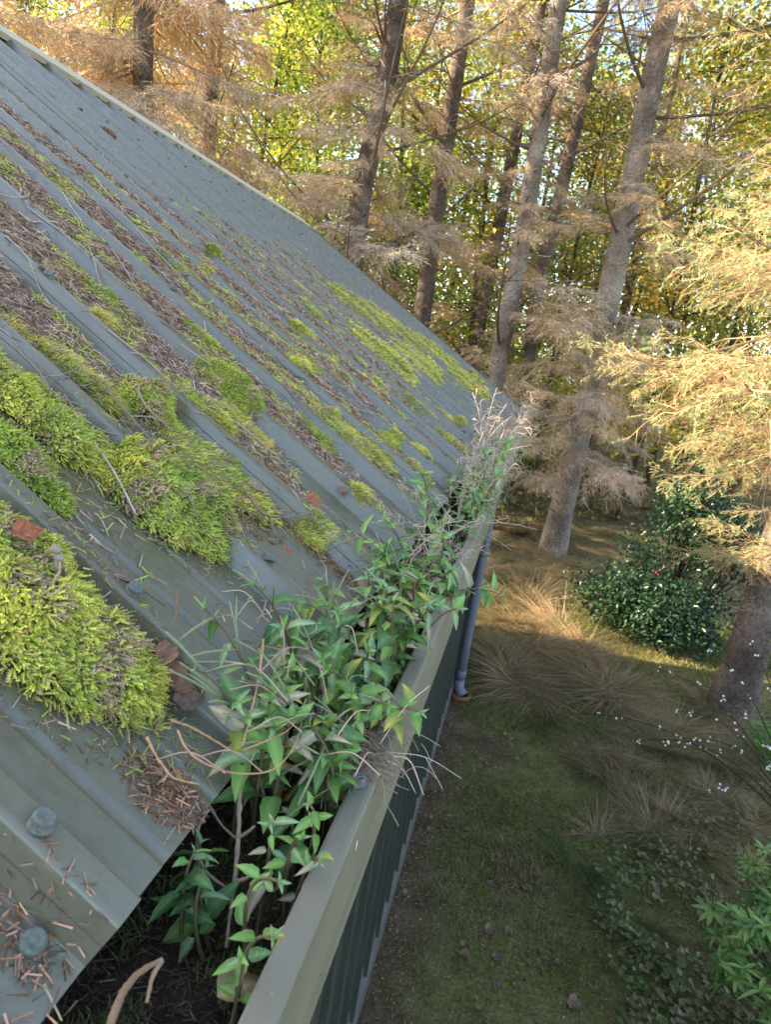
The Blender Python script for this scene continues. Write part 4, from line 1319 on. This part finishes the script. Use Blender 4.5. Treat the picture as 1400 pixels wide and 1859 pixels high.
# small leaf crumbs
r = np.random.default_rng(15)
mb = MB(); n = 9000
x = -.22 + 3.4 * r.random(n) ** 1.5; y = 1.7 + 9 * r.random(n) ** 1.3
P = np.stack([x, y, gz(x, y) + .008], -1)
D = rnd_dir(n, r); D[:, 2] *= .25; D = nrm(D); sdv = nrm(np.cross(D, nrm(np.array([0, 0, 1.]) + r.normal(size=(n, 3)) * .3)))
cc = np.array([[.20, .12, .08], [.26, .17, .11], [.13, .08, .05], [.33, .19, .08], [.30, .22, .16]])[r.choice(5, n)] * r.uniform(.7, 1.3, (n, 1))
mb.diamonds(P, D, sdv, r.uniform(.008, .02, n) * (1 + .10 * y), r.uniform(.005, .013, n) * (1 + .10 * y), cc * .8, .4)
o = mb.build('leaf_crumbs', M['dryleaf'], smooth=False)
tag(o, 'crumbled leaf litter on the ground by the wall and under the trees', 'leaf litter', kind='stuff')
# ivy and bramble carpet at the right
mb = MB(); n = 1700
q = r.random((n, 2))
px = 1080 + 300 * q[:, 0]; py = 1480 + 420 * q[:, 1]
Pg = np.array([on_ground(a, b) for a, b in zip(px, py)])
k = fbm(Pg[:, 0], Pg[:, 1], 0, 4, 81, 3) > .44
Pg = Pg[k]; n = len(Pg)
Pg[:, 2] = gz(Pg[:, 0], Pg[:, 1]) + r.uniform(.01, .11, n)
D = rnd_dir(n, r); D[:, 2] *= .3; D = nrm(D)
sdv = nrm(np.cross(D, nrm(np.array([0, 0, 1.]) + r.normal(size=(n, 3)) * .35)))
cc = np.array([[.08, .12, .035], [.11, .15, .045], [.15, .16, .06], [.16, .12, .06]])[r.choice(4, n)]
mb.diamonds(Pg, D, sdv, r.uniform(.02, .045, n), r.uniform(.018, .038, n), cc, .2)
o = mb.build('ground_ivy', M['leaf'], smooth=False)
tag(o, 'low carpet of ivy and bramble leaves at the right of the lawn', 'ground cover', kind='stuff')

# ------------------------------------------------------------------ trees
def bark_tube(P, R, seed, n=16, flare=0.0):
    """tapered trunk with knobbly outline and root flare"""
    P = np.asarray(P, float)
    K = 46
    t = np.linspace(0, 1, K) ** 1.9
    seg = np.linspace(0, 1, len(P))
    Q = np.stack([np.interp(t, seg, P[:, i]) for i in range(3)], -1)
    Rr = np.interp(t, seg, R)
    hgt = Q[:, 2] - Q[0, 2]
    th = np.arange(n) / n * 2 * math.pi
    lob = 1 + flare * np.exp(-hgt / .30)[:, None] * (.7 + .5 * np.sin(th * 4 + seed))[None]
    kn = 1 + .10 * (fbm(np.cos(th)[None] * 1.6 + seed, np.sin(th)[None] * 1.6, hgt[:, None] * 2.5, 1.0, seed, 3) - .5) * 2
    rr = Rr[:, None] * lob * kn
    V = np.stack([Q[:, None, 0] + rr * np.cos(th), Q[:, None, 1] + rr * np.sin(th), np.repeat(Q[:, 2:3], n, 1)], -1)
    i = np.arange(K - 1)[:, None] * n; j = np.arange(n)[None]
    F = np.stack([i + j, i + (j + 1) % n, i + n + (j + 1) % n, i + n + j], -1).reshape(-1, 4)
    mb = MB(); mb.add(V.reshape(-1, 3), F, (.2, .17, .14))
    return mb, Q, Rr


def spray_mesh(seed, L, nside, nsub, needle, col, wide, droop=.18, tipgreen=.0, ncol=((.10, .14, .05), (.20, .22, .06))):
    """one spruce branch: limb, side twigs, fine twigs; needles on the outer twigs when it is alive. Limb runs along +X."""
    r = np.random.default_rng(seed)
    mb = MB()
    t = np.linspace(0, 1, 9)
    ax = np.stack([t * L, .06 * L * np.sin(t * 3 + seed), -droop * L * t ** 1.6 + .10 * L * t ** 4 + .04 * L * t], -1)
    ax[:, 1] -= ax[0, 1]
    mb.tube(ax, np.linspace(.014, .004, 9) * (.6 + .25 * L), 5, np.array(col) * .75)
    q = np.sort(r.uniform(.10, 1.0, nside))
    i = np.clip((q * 8).astype(int), 0, 7); f = q * 8 - i
    P0 = ax[i] + (ax[i + 1] - ax[i]) * f[:, None]
    tang = nrm(ax[i + 1] - ax[i])
    sg = np.where(np.arange(nside) % 2, 1, -1)
    lat = np.array([0, 1.0, 0])
    D = nrm(tang * r.uniform(.45, 1.0, (nside, 1)) + lat * sg[:, None] * .9 + np.array([0, 0, 1]) * r.normal(-.12, .35, (nside, 1)))
    Ls = L * (.12 + .30 * np.sin(np.pi * np.clip(q * .9 + .08, 0, 1))) * r.uniform(.6, 1.15, nside)
    gr = np.array([0, 0, -1.0])
    Pm = P0 + D * (Ls * .55)[:, None] + gr * (Ls * .05)[:, None]
    P1 = P0 + D * Ls[:, None] + gr * (Ls * .22)[:, None]
    c = np.array(col)
    cc = c * r.uniform(.7, 1.3, (nside, 1))
    mb.ribbons(P0, Pm, wide * 1.7, wide * 1.3, cc, r); mb.ribbons(Pm, P1, wide * 1.3, wide * .8, cc, r)
    # fine twigs
    k = np.repeat(np.arange(nside), nsub); m = len(k)
    f = r.uniform(.12, 1.0, m)
    A = np.where(f[:, None] < .55, P0[k] + (Pm[k] - P0[k]) * (f / .55)[:, None], Pm[k] + (P1[k] - Pm[k]) * ((f - .55) / .45)[:, None])
    d2 = nrm(D[k] * .8 + nrm(np.cross(D[k], np.array([0, 0, 1.]))) * r.choice([-1, 1], m)[:, None] * .9 + r.normal(0, .35, (m, 3)) + gr * .18)
    l2 = Ls[k] * (.34 - .20 * f) * r.uniform(.6, 1.3, m) + .03
    Mx = A + d2 * (l2 * .5)[:, None] + r.normal(0, .008, (m, 3)); E = A + d2 * l2[:, None] + gr * (l2 * .22)[:, None] + r.normal(0, .012, (m, 3))
    c2 = c * r.uniform(.75, 1.5, (m, 1))
    mb.ribbons(A, Mx, wide, wide * .8, c2, r); mb.ribbons(Mx, E, wide * .8, wide * .5, c2, r)
    if needle:
        # only the outer part of each branch still carries needles
        sel = np.where(r.random(m) < np.clip((q[k] - .35) * 1.6 + (f - .5) * .8, .02, .95) * tipgreen)[0]
        nn = needle
        kk = np.repeat(sel, nn); mm = len(kk)
        f2 = r.uniform(.25, 1.05, mm)
        B0_ = A[kk] + (E[kk] - A[kk]) * f2[:, None]
        ax2 = nrm(E[kk] - A[kk])
        dn_ = nrm(ax2 * r.uniform(.3, .9, (mm, 1)) + rnd_dir(mm, r) * .8 + np.array([0, 0, .25]))
        ln = r.uniform(.014, .024, mm) * (.9 if L < 1.6 else 1.15)
        tc = np.array(ncol[0]) + (np.array(ncol[1]) - np.array(ncol[0])) * r.random((mm, 1))
        s2 = nrm(np.cross(dn_, rnd_dir(mm, r))); w = (.0024 * (1 if L < 1.6 else 1.3))
        V = np.stack([B0_ - s2 * w, B0_ + s2 * w, B0_ + dn_ * ln[:, None]], 1)
        mb.add(V, np.arange(mm * 3).reshape(mm, 3), np.repeat(tc, 3, 0))
    return mb.mesh('branch', M['needle'] if needle else M['deadtwig'], False)


BROWN = (.50, .36, .215)
GREYB = (.42, .33, .235)
DEADB = [spray_mesh(10 + k, 1.0, 34, 22, 0, [BROWN, GREYB][k % 2], .0038, .16 + .05 * k) for k in range(5)]
THIN = [spray_mesh(30 + k, 1.0, 11, 5, 0, (.20, .15, .105), .0040, .02) for k in range(3)]
LONG = [spray_mesh(40 + k, 1.0, 9, 3, 0, (.15, .115, .08), .0036, -.12) for k in range(3)]
SEMI = [spray_mesh(50 + k, 1.0, 26, 11, 14, BROWN, .0050, .25, .22, ((.10, .15, .07), (.20, .24, .10))) for k in range(3)]
LIVE = [spray_mesh(70 + k, 1.0, 20, 10, 26, (.40, .28, .15), .0034, .14, .78, ((.24, .30, .12), (.44, .47, .22))) for k in range(4)]
LIVE += [spray_mesh(80 + k, 1.0, 22, 11, 16, (.42, .28, .15), .0034, .18, .5, ((.24, .30, .12), (.42, .45, .21))) for k in range(3)]
DARKG = [spray_mesh(90 + k, 1.0, 28, 12, 18, (.12, .09, .06), .0050, .3, .9, ((.03, .055, .025), (.06, .09, .03))) for k in range(3)]


def spruce(p_lo, p_hi, dist, rad, label, seed, mats='bark', top=11.0, sets=(), base_px=None, flare=.35):
    """trunk through two sight lines at one distance; sets = (z0, z1, count, meshes, len0, len1, azimuth or None, spread, tilt)"""
    r = np.random.default_rng(seed)
    A, Bq = at(*p_lo, dist), at(*p_hi, dist)
    d = (Bq - A) / (Bq[2] - A[2])
    zb = float(gz(A[0], A[1])) - .08
    base = A + d * (zb - A[2]); base[2] = zb
    tp = base + d * (top - zb)
    root = empty('spruce_tree', base)
    t = np.linspace(0, 1, 9)[:, None]
    wob = np.c_[r.normal(0, .03, 9), r.normal(0, .03, 9), np.zeros(9)]; wob[0] = 0
    Pl = base + (tp - base) * t + wob
    zc = A[2]
    Rl = rad * (1 - .55 * (Pl[:, 2] - zb) / (top - zb)) / (1 - .55 * (zc - zb) / (top - zb))
    mb, Q, Rr = bark_tube(Pl - base, Rl, seed, 18, flare)
    mb.build('trunk', M[mats], root)
    # short broken snags that stay on the bark
    sb = MB()
    for j in range(60):
        z = r.uniform(.6, 7.0); f = (z - zb) / (top - zb); p = base + (tp - base) * f - base
        a = r.uniform(0, 6.28); rr_ = rad * (1 - .5 * f); d_ = np.array([math.cos(a), math.sin(a), r.uniform(-.2, .5)])
        L = rr_ + r.uniform(.03, .22); e = p + d_ * L
        sb.tube([p + d_ * rr_ * .6, (p + d_ * rr_ * .6 + e) / 2 + r.normal(0, .01, 3), e], [.013, .009, .005], 4, (.17, .13, .10))
    tag(sb.build('dead_snag', M['deadtwig'], root), kind='stuff')
    for (z0, z1, cnt, meshes, l0, l1, az, spread, tilt) in sets:
        for j in range(cnt):
            z = r.uniform(z0, z1)
            f = (z - zb) / (top - zb); p = base + (tp - base) * f - base
            a = r.uniform(0, 6.28) if az is None else az + r.normal(0, spread)
            L = r.uniform(l0, l1)
            dr = np.array([math.cos(a), math.sin(a), tilt + r.normal(0, .15)])
            o = part('branch', meshes[int(r.integers(len(meshes)))], root, frame(p, dr, np.array([0, 0, 1.]) + r.normal(0, .15, 3)) @ Matrix.Diagonal((L, L * r.uniform(.75, 1.1), L * r.uniform(.8, 1.2), 1)))
    tag(root, label, 'spruce tree', 'tall spruce trees around the shed')
    return root


W_, E_, S_ = math.pi, 0.0, -math.pi / 2
spruce((1012, 960), (1215, 30), 9.9, .175, 'pale barked spruce leaning right, with its flared foot on the grass behind the holly', 1, 'bark_pale', 17.5,
       [(.9, 3.6, 30, DEADB + SEMI, .7, 1.5, S_, 1.1, -.05), (3.4, 8.5, 14, LONG, 1.4, 2.6, None, 1, .35), (3.4, 8.2, 30, DEADB[:3] + THIN, .6, 1.5, None, 1, 0), (9.0, 17, 55, DARKG, 1.2, 2.6, None, 1, -.1), (2.6, 3.6, 5, SEMI, .8, 1.2, S_, .7, 0)], flare=.35)
spruce((650, 450), (717, 5), 9.0, .145, 'spruce trunk wrapped in fuzzy dead twigs, directly behind the middle of the roof', 2, 'bark', 12,
       [(2.6, 8, 18, LONG, 1.3, 2.6, None, 1, .4), (3.2, 8.0, 48, DEADB, .6, 1.4, None, 1, -.1), (8.6, 11.7, 11, DARKG, 1.2, 2.2, None, 1, -.1), (2.6, 4.0, 5, THIN, .6, 1.2, None, 1, .1)])
spruce((768, 560), (850, 5), 10.5, .135, 'dark bare spruce trunk right of the fuzzy one, standing behind the roof verge', 3, 'bark', 12,
       [(2.2, 8.2, 34, THIN + DEADB[:3], .7, 1.6, None, 1, .05), (2.4, 8, 10, LONG, 1.4, 2.6, None, 1, .4), (8.6, 11.7, 11, DARKG, 1.2, 2.0, None, 1, -.1)])
spruce((905, 650), (1015, 5), 9.6, .125, 'grey spruce trunk rising just past the far end of the roof', 4, 'bark_pale', 17,
       [(2.0, 8.2, 32, THIN + DEADB[:3], .6, 1.4, None, 1, .0), (2.4, 8, 10, LONG, 1.4, 2.6, None, 1, .4), (4.6, 6.4, 6, SEMI, .5, 1.0, None, 1, -.1), (8.6, 16.5, 40, DARKG, 1.2, 2.4, None, 1, -.1)])
spruce((868, 620), (980, 5), 13.0, .12, 'thin dark spruce trunk close behind the grey one', 5, 'bark', 16.5,
       [(2.2, 9.0, 28, THIN + DEADB[:3], .8, 1.6, None, 1, .05), (2.4, 9, 10, LONG, 1.4, 2.6, None, 1, .4), (9.6, 16, 36, DARKG, 1.2, 2.4, None, 1, -.1)])
spruce((965, 620), (1092, 5), 12.5, .12, 'slender brown spruce trunk between the grey trunk and the pale leaning one', 6, 'bark', 16.5,
       [(2.2, 9.0, 32, THIN + SEMI[:1] + DEADB[:3], .7, 1.5, None, 1, .0), (2.4, 9, 10, LONG, 1.4, 2.6, None, 1, .4), (9.6, 16, 36, DARKG, 1.2, 2.4, None, 1, -.1)])
spruce((380, 240), (397, 5), 10.5, .135, 'spruce trunk behind the ridge, second from the left', 7, 'bark', 12,
       [(3.4, 8, 16, LONG, 1.3, 2.4, None, 1, .4), (3.2, 7.2, 40, DEADB + SEMI, .7, 1.5, None, 1, -.05), (7.2, 11.5, 12, DARKG, 1.2, 2.0, None, 1, -.1)])
spruce((262, 160), (266, 5), 8.6, .13, 'leftmost spruce trunk, rising behind the ridge in a cloud of brown twigs', 8, 'bark', 12,
       [(3.7, 6.8, 46, DEADB, .9, 1.8, None, 1, -.08), (4.0, 6.6, 24, DEADB + SEMI, 1.2, 2.2, W_, .8, -.05), (6.8, 11.5, 12, DARKG, 1.2, 2.0, None, 1, -.1)])
spruce((1148, 800), (1185, 500), 22.0, .24, 'short looking dark trunk standing far back on the green clearing', 9, 'bark', 13,
       [(4, 9, 14, THIN, 1.0, 2.0, None, 1, 0), (6, 12.5, 14, DARKG, 1.5, 2.6, None, 1, -.1)])
spruce((1085, 800), (1110, 680), 17.0, .12, 'thin reddish trunk beside the short looking dark trunk', 10, 'bark', 12,
       [(3.2, 8, 12, THIN, .8, 1.6, None, 1, 0), (6, 11.5, 10, DARKG, 1.2, 2.0, None, 1, -.1)])
# the sunlit spruce at the right: trunk mostly out of the picture, branches reach into it
spruce((1352, 1200), (1402, 1030), 5.75, .155, 'large grey spruce at the right edge with sunlit yellow-green branches spreading leftwards', 11, 'bark', 15.5,
       [(2.2, 3.6, 15, LIVE, 1.0, 1.8, W_ + .25, .7, .02), (3.4, 5.4, 17, LIVE, .9, 1.7, W_ + .3, .9, .08), (1.9, 2.7, 9, LIVE, .7, 1.2, W_ + .5, .6, .05), (1.3, 2.1, 8, LIVE, .5, .95, W_ + .6, .5, .1), (7.0, 15, 80, DARKG, 1.0, 2.6, None, 1, -.05)], flare=.5)


# one more spruce of the same stand, beyond the ridge to the left
base = np.array([-7.6, 7.1, float(gz(-7.6, 7.1)) - .08])
root = empty('spruce_tree', base)
r = np.random.default_rng(12)
mb, Q, Rr = bark_tube(np.array([[0, 0, z] for z in np.linspace(0, 12, 9)]), np.linspace(.17, .06, 9), 12, 18, .5)
mb.build('trunk', M['bark'], root)
for j in range(60):
    a = r.uniform(0, 6.28); L = r.uniform(.9, 1.9)
    part('branch', (DEADB + SEMI)[int(r.integers(8))], root, frame(np.array([0, 0, r.uniform(2.5, 9.5)]), np.array([math.cos(a), math.sin(a), -.05]), [0, 0, 1.]) @ Matrix.Scale(L, 4))
tag(root, 'spruce at the far left beyond the ridge, half bare with brown drooping twigs', 'spruce tree', 'tall spruce trees around the shed')


# young broadleaf trees of the wood behind
def young_tree_meshes(seed, H, nl, cols, leaf=.10):
    r = np.random.default_rng(seed)
    tr = MB()
    t = np.linspace(0, 1, 8)
    ax = np.stack([.25 * np.sin(t * 3 + seed), .25 * np.cos(t * 2.4 + seed), t * H], -1); ax[:, :2] -= ax[0, :2]
    tr.tube(ax, np.linspace(.075, .018, 8), 7, (.1, .09, .06))
    lv = MB(); cen = []
    for j in range(34):
        f = r.uniform(.12, .98); i = min(6, int(f * 7)); p = ax[i] + (ax[i + 1] - ax[i]) * (f * 7 - i)
        a = r.uniform(0, 6.28); L = r.uniform(.8, 2.2) * (1.15 - .5 * f)
        d = np.array([math.cos(a), math.sin(a), r.uniform(.1, .9)]); e = p + nrm(d) * L
        Q = bez(p, (p + e) / 2 + np.array([0, 0, .1]), e, 5)
        tr.tube(Q, np.linspace(.018, .005, 5), 4, (.1, .09, .06))
        for s_ in (.35, .6, .85, 1.0):
            cen.append(Q[min(4, int(s_ * 4))])
    cen = np.array(cen)
    k = r.integers(len(cen), size=nl)
    P = cen[k] + r.normal(0, .30, (nl, 3))
    D = rnd_dir(nl, r); D[:, 2] = D[:, 2] * .5 - .25; D = nrm(D)
    sdv = nrm(np.cross(D, nrm(np.array([0, 0, 1.]) + r.normal(size=(nl, 3)) * .6)))
    ck = np.array(cols)[r.choice(len(cols), len(cen))][k] * r.uniform(.75, 1.3, (nl, 1))
    lv.diamonds(P, D, sdv, leaf * r.uniform(.7, 1.3, nl), leaf * .75, ck, .15)
    return tr.mesh('trunk', M['bark_thin']), lv.mesh('crown', M['wood_leaf'], False)


YEL = [(.58, .50, .07), (.48, .48, .06), (.33, .40, .05), (.62, .44, .07)]
GRN = [(.14, .22, .035), (.20, .28, .045), (.28, .33, .05), (.10, .17, .03)]
OLV = [(.26, .25, .05), (.40, .31, .06), (.50, .33, .07), (.20, .24, .05)]
YT = [young_tree_meshes(1, 9.5, 6670, YEL), young_tree_meshes(2, 9, 6670, GRN), young_tree_meshes(3, 10, 6090, YEL + GRN), young_tree_meshes(4, 9, 5510, OLV), young_tree_meshes(5, 10, 6090, GRN + OLV)]
rw = np.random.default_rng(55)


def young_tree(x, y, k, s, label, group):
    root = empty('young_tree', (x, y, float(gz(x, y)) - .05))
    root.rotation_euler = (rw.normal(0, .03), rw.normal(0, .03), rw.uniform(0, 6.28)); root.scale = (s, s, s)
    part('trunk', YT[k][0], root); c = part('crown', YT[k][1], root)
    tag(root, label, 'tree', group)


for j in range(40):
    px = -60 + 1540 * (j + rw.random()) / 40
    dist = [13.5, 16.5, 20, 24][j % 4] + rw.uniform(-1, 1)
    q = ray(px, 640); x = q[0] / q[1] * dist
    k = int(rw.choice([0, 2, 1, 0, 4] if px < 900 else [3, 4, 1, 3, 2]))
    young_tree(x, dist, k, rw.uniform(.85, 1.15) if j % 4 < 2 else rw.uniform(1.05, 1.35), 'one of the slender young broadleaf trees with yellow-green autumn leaves in the wood behind', 'young broadleaf trees of the wood behind')
for (px, d, s) in [(585, 11.5, .5), (520, 12, .55), (450, 12.5, .55), (700, 13, .5), (940, 12, .3), (1000, 14, .35)]:
    q = ray(px, 640); young_tree(q[0] / q[1] * d, d, 1, s, 'one of the low dark green broadleaf saplings just behind the roof', 'low green saplings behind the roof')

# the far wood: one mass of leaves and undergrowth
r = np.random.default_rng(66)
mb = MB(); n = 105000
x = r.uniform(-48, 34, n); y = r.uniform(27, 46, n); z = 17 * r.random(n) ** 1.8
k = fbm(x, y, z, .35, 91, 3) > np.where(z < 4, .38, .46)
x, y, z = x[k], y[k], z[k]; n = len(x)
P = np.stack([x, y, z + 1], -1); D = rnd_dir(n, r); sdv = nrm(np.cross(D, rnd_dir(n, r)))
cc = np.array(YEL + GRN + OLV)[r.choice(12, n)] * r.uniform(.6, 1.2, (n, 1))
mb.diamonds(P, D, sdv, r.uniform(.2, .36, n), r.uniform(.16, .26, n), cc, .15)
for j in range(60):
    xx, yy_ = r.uniform(-45, 32), r.uniform(26, 44)
    mb.tube([(xx, yy_, .5), (xx + r.normal(0, .4), yy_, 7), (xx + r.normal(0, .8), yy_, 14)], [.16, .12, .05], 6, (.09, .07, .05))
o = mb.build('far_woodland', M['wood_leaf'], smooth=False)
tag(o, 'far mass of autumn woodland closing the view', 'woodland', kind='stuff')
mb = MB(); n = 46000
x = r.uniform(-20, 14, n); y = 10.5 + 17 * r.random(n) ** 1.0; 
k = (fbm(x, y, 0, .6, 95, 3) > .47) & ~((x > 2.2) & (x < 6.5) & (y > 14))
x, y = x[k], y[k]; n = len(x)
P = np.stack([x, y, gz(x, y) + np.clip((y - 8) / 9, .5, 2.2) * r.random(n) ** 1.5], -1); D = rnd_dir(n, r); D[:, 2] = np.abs(D[:, 2]); sdv = nrm(np.cross(D, rnd_dir(n, r)))
cc = np.array([(.10, .12, .04), (.16, .15, .05), (.22, .15, .08), (.07, .10, .03), (.26, .20, .10)])[r.choice(5, n)] * r.uniform(.6, 1.2, (n, 1))
mb.diamonds(P, D, sdv, r.uniform(.08, .2, n), r.uniform(.03, .08, n), cc, .15)
o = mb.build('undergrowth', M['wood_leaf'], smooth=False)
tag(o, 'low brown and green undergrowth between the trunks', 'undergrowth', kind='stuff')

# ------------------------------------------------------------------ shrubs
def holly_bush():
    r = np.random.default_rng(12)
    c0 = on_ground(1200, 1165)
    root = empty('holly_bush', (c0[0], c0[1], float(gz(c0[0], c0[1]))))
    st = MB(); cen = []
    blobs = [((0, .3, .85), (.62, .5, .70)), ((-.60, .15, .34), (.42, .4, .28)), ((-.2, -.1, .45), (.5, .4, .40)), ((.1, .4, 1.45), (.40, .35, .42)), ((.55, .3, .9), (.45, .4, .6)), ((.0, -.25, .3), (.42, .30, .26))]
    for (c, s) in blobs:
        for j in range(26):
            d = rnd_dir(1, r)[0]; d[2] = abs(d[2]) if r.random() < .7 else d[2]
            e = np.array(c) + d * np.array(s) * r.uniform(.65, 1.05)
            st.tube(bez(np.array([c[0] * .25, c[1] * .25, 0]), np.array([c[0] * .8, c[1] * .8, c[2] * .6]), e, 6), np.linspace(.012, .003, 6), 4, (.06, .06, .04))
            cen.append(e)
    st.build('stem', M['bark_thin'], root)
    cen = np.array(cen); n = 15000
    k = r.integers(len(cen), size=n)
    P = cen[k] * r.uniform(.75, 1.03, (n, 1)) + r.normal(0, .085, (n, 3)); P[:, 2] = np.maximum(P[:, 2], .03)
    D = nrm(nrm(P - np.array([0, 0, .5])) * .6 + rnd_dir(n, r)); sdv = nrm(np.cross(D, nrm(np.array([.1, -.2, 1.]) + r.normal(size=(n, 3)) * .5)))
    cc = np.array([(.018, .048, .022), (.028, .065, .028), (.04, .085, .03)])[r.choice(3, n)]
    lf = MB(); lf.diamonds(P, D, sdv, r.uniform(.04, .065, n), r.uniform(.026, .038, n), cc, .35)
    tag(lf.build('foliage', M['holly'], root, False), kind='stuff')
    for j in range(4):
        b = MB(); p = np.array([-.32, -.42, .85]) + r.normal(0, .03, 3)
        th = np.linspace(0, math.pi, 6); b.lathe([(math.sin(a) * .008, -math.cos(a) * .008) for a in th], 8, (.55, .03, .015)); b.v[0] = b.v[0] + p
        b.build('berry', M['berry'], root)
    tag(root, 'dark glossy holly bush with a few red berries below the right spruce', 'holly bush')


holly_bush()


def pieris():
    r = np.random.default_rng(14)
    c0 = on_ground(1370, 1830); c0 = np.array([1.50, 2.42, 0])
    root = empty('evergreen_shrub', c0)
    # a whorl of long narrow leaves
    ws = []
    for v in range(3):
        mb = MB(); nl = 9 + v
        for j in range(nl):
            a = j / nl * 6.28 + r.normal(0, .15); el = r.uniform(-.15, .55); L = r.uniform(.07, .10)
            d = np.array([math.cos(a) * math.cos(el), math.sin(a) * math.cos(el), math.sin(el)]); sv = np.array([-math.sin(a), math.cos(a), 0])
            w = .011
            t = np.array([0, .35, .7, 1.0]); ww = np.array([.003, w, w * .8, .0005])
            ctr = d * (t * L)[:, None] + np.array([0, 0, -1]) * (t ** 2 * L * .25)[:, None]
            P = np.stack([ctr - sv * ww[:, None] + np.array([0, 0, .004]), ctr, ctr + sv * ww[:, None] + np.array([0, 0, .004])], 1)
            mb.grid(P, np.array([(.12, .22, .05), (.17, .30, .06), (.24, .36, .09)][r.integers(3)]))
        ws.append(mb.mesh('leaf_whorl', M['leaf']))
    mb = MB()
    for j in range(9):
        a = r.uniform(0, 6.28); d = np.array([math.cos(a) * .6, math.sin(a) * .6, 1])
        e = nrm(d) * r.uniform(.05, .09)
        mb.tube([(0, 0, 0), e * .5, e], .0015, 4, (.30, .32, .12))
        for q in np.linspace(.3, 1, 9):
            p = e * q + r.normal(0, .003, 3); mb.diamonds(p[None], rnd_dir(1, r), rnd_dir(1, r), .008, .006, (.42, .42, .18), .4)
    fs = mb.mesh('flower_spray', M['moss'])
    st = MB()
    for j in range(230):
        d = rnd_dir(1, r)[0]; d[2] = abs(d[2]) * 1.2 - .1
        e = np.array([0, 0, .50]) + d * np.array([.42, .55, .46]) * (r.uniform(.25, 1.02) if j % 4 else 1); e[2] = max(e[2], .06)
        st.tube(bez(np.zeros(3), e * np.array([.5, .5, .9]), e, 6), np.linspace(.0045, .002, 6), 4, (.16, .15, .06))
        o = part('leaf_whorl', ws[j % 3], root, frame(e, np.array([math.cos(j), math.sin(j), 0]), nrm(d + np.array([0, 0, .8]))) @ Matrix.Scale(r.uniform(.65, 1.0), 4))
        if j % 3 == 0:
            part('flower_spray', fs, root, frame(e, np.array([1, .2, 0]), nrm(d + np.array([0, 0, 1.2]))))
    st.build('stem', M['bark_thin'], root)
    tag(root, 'green evergreen shrub with leaf whorls and pale yellow bud sprays at the bottom right corner', 'shrub')


pieris()


def snowberry():
    r = np.random.default_rng(16)
    b = on_ground(1440, 1500); base = np.array([b[0], b[1] - .1, 0])
    root = empty('snowberry_bush', base)
    bm_ = MB(); th = np.linspace(0, math.pi, 6); bm_.lathe([(math.sin(a) * .0085, -math.cos(a) * .0085) for a in th], 8, (.78, .70, .62)); bme = bm_.mesh('berry', M['berry'])
    st = MB(); nb = 0
    for (px, py, d) in [(1210, 1348, 4.1), (1160, 1345, 4.3), (1240, 1345, 4.2), (1195, 1215, 4.5), (1230, 1290, 4.2), (1250, 1235, 4.4), (1320, 1320, 4.0), (1050, 1295, 4.6), (1240, 1460, 3.9), (1330, 1130, 4.6), (1390, 1395, 3.9), (1270, 1170, 4.6)]:
        e = at(px, py, d)
        e[2] = max(e[2], .15)
        Q = bez(base, base * .5 + e * .5 + np.array([0, 0, .45]), e, 12)
        st.tube(Q - base, np.linspace(.006, .0024, 12), 4, (.16, .11, .08))
        for j in range(4):
            i = r.integers(6, 12); p = Q[i] + r.normal(0, .005, 3)
            for q in range(r.integers(2, 4)):
                part('berry', bme, root, Matrix.Translation(p - base + r.normal(0, .011, 3)) @ Matrix.Scale(r.uniform(.6, .95), 4)); nb += 1
    st.build('stem', M['bark_thin'], root)
    tag(root, 'snowberry bush of thin bare stems dotted with white berries at the right', 'shrub')


snowberry()
# small fresh green shrub by the foot of the right trunk
b = on_ground(1400, 1390)
YTs = YT[1]
r = np.random.default_rng(18)
root = empty('leafy_sapling', (b[0], b[1], float(gz(b[0], b[1]))))
mb = MB(); st = MB(); n = 500
for j in range(12):
    e = np.array([r.normal(0, .14), r.normal(0, .14), r.uniform(.1, .38)]); st.tube(bez(np.zeros(3), e * .5 + np.array([0, 0, .08]), e, 5), [.005, .004, .003, .003, .002], 4, (.1, .08, .05))
    m = 42; P = e + r.normal(0, .05, (m, 3)); D = rnd_dir(m, r); mb.diamonds(P, D, nrm(np.cross(D, rnd_dir(m, r))), .045, .02, np.array([.10, .22, .04]) * r.uniform(.8, 1.2), .2)
st.build('stem', M['bark_thin'], root); tag(mb.build('foliage', M['leaf'], root, False), kind='stuff')
tag(root, 'small fresh green leafy sapling at the right edge below the large grey trunk', 'sapling')
print('objects', len(bpy.data.objects), 'tris', sum(len(m.loops) - 2 * len(m.polygons) for m in bpy.data.meshes))
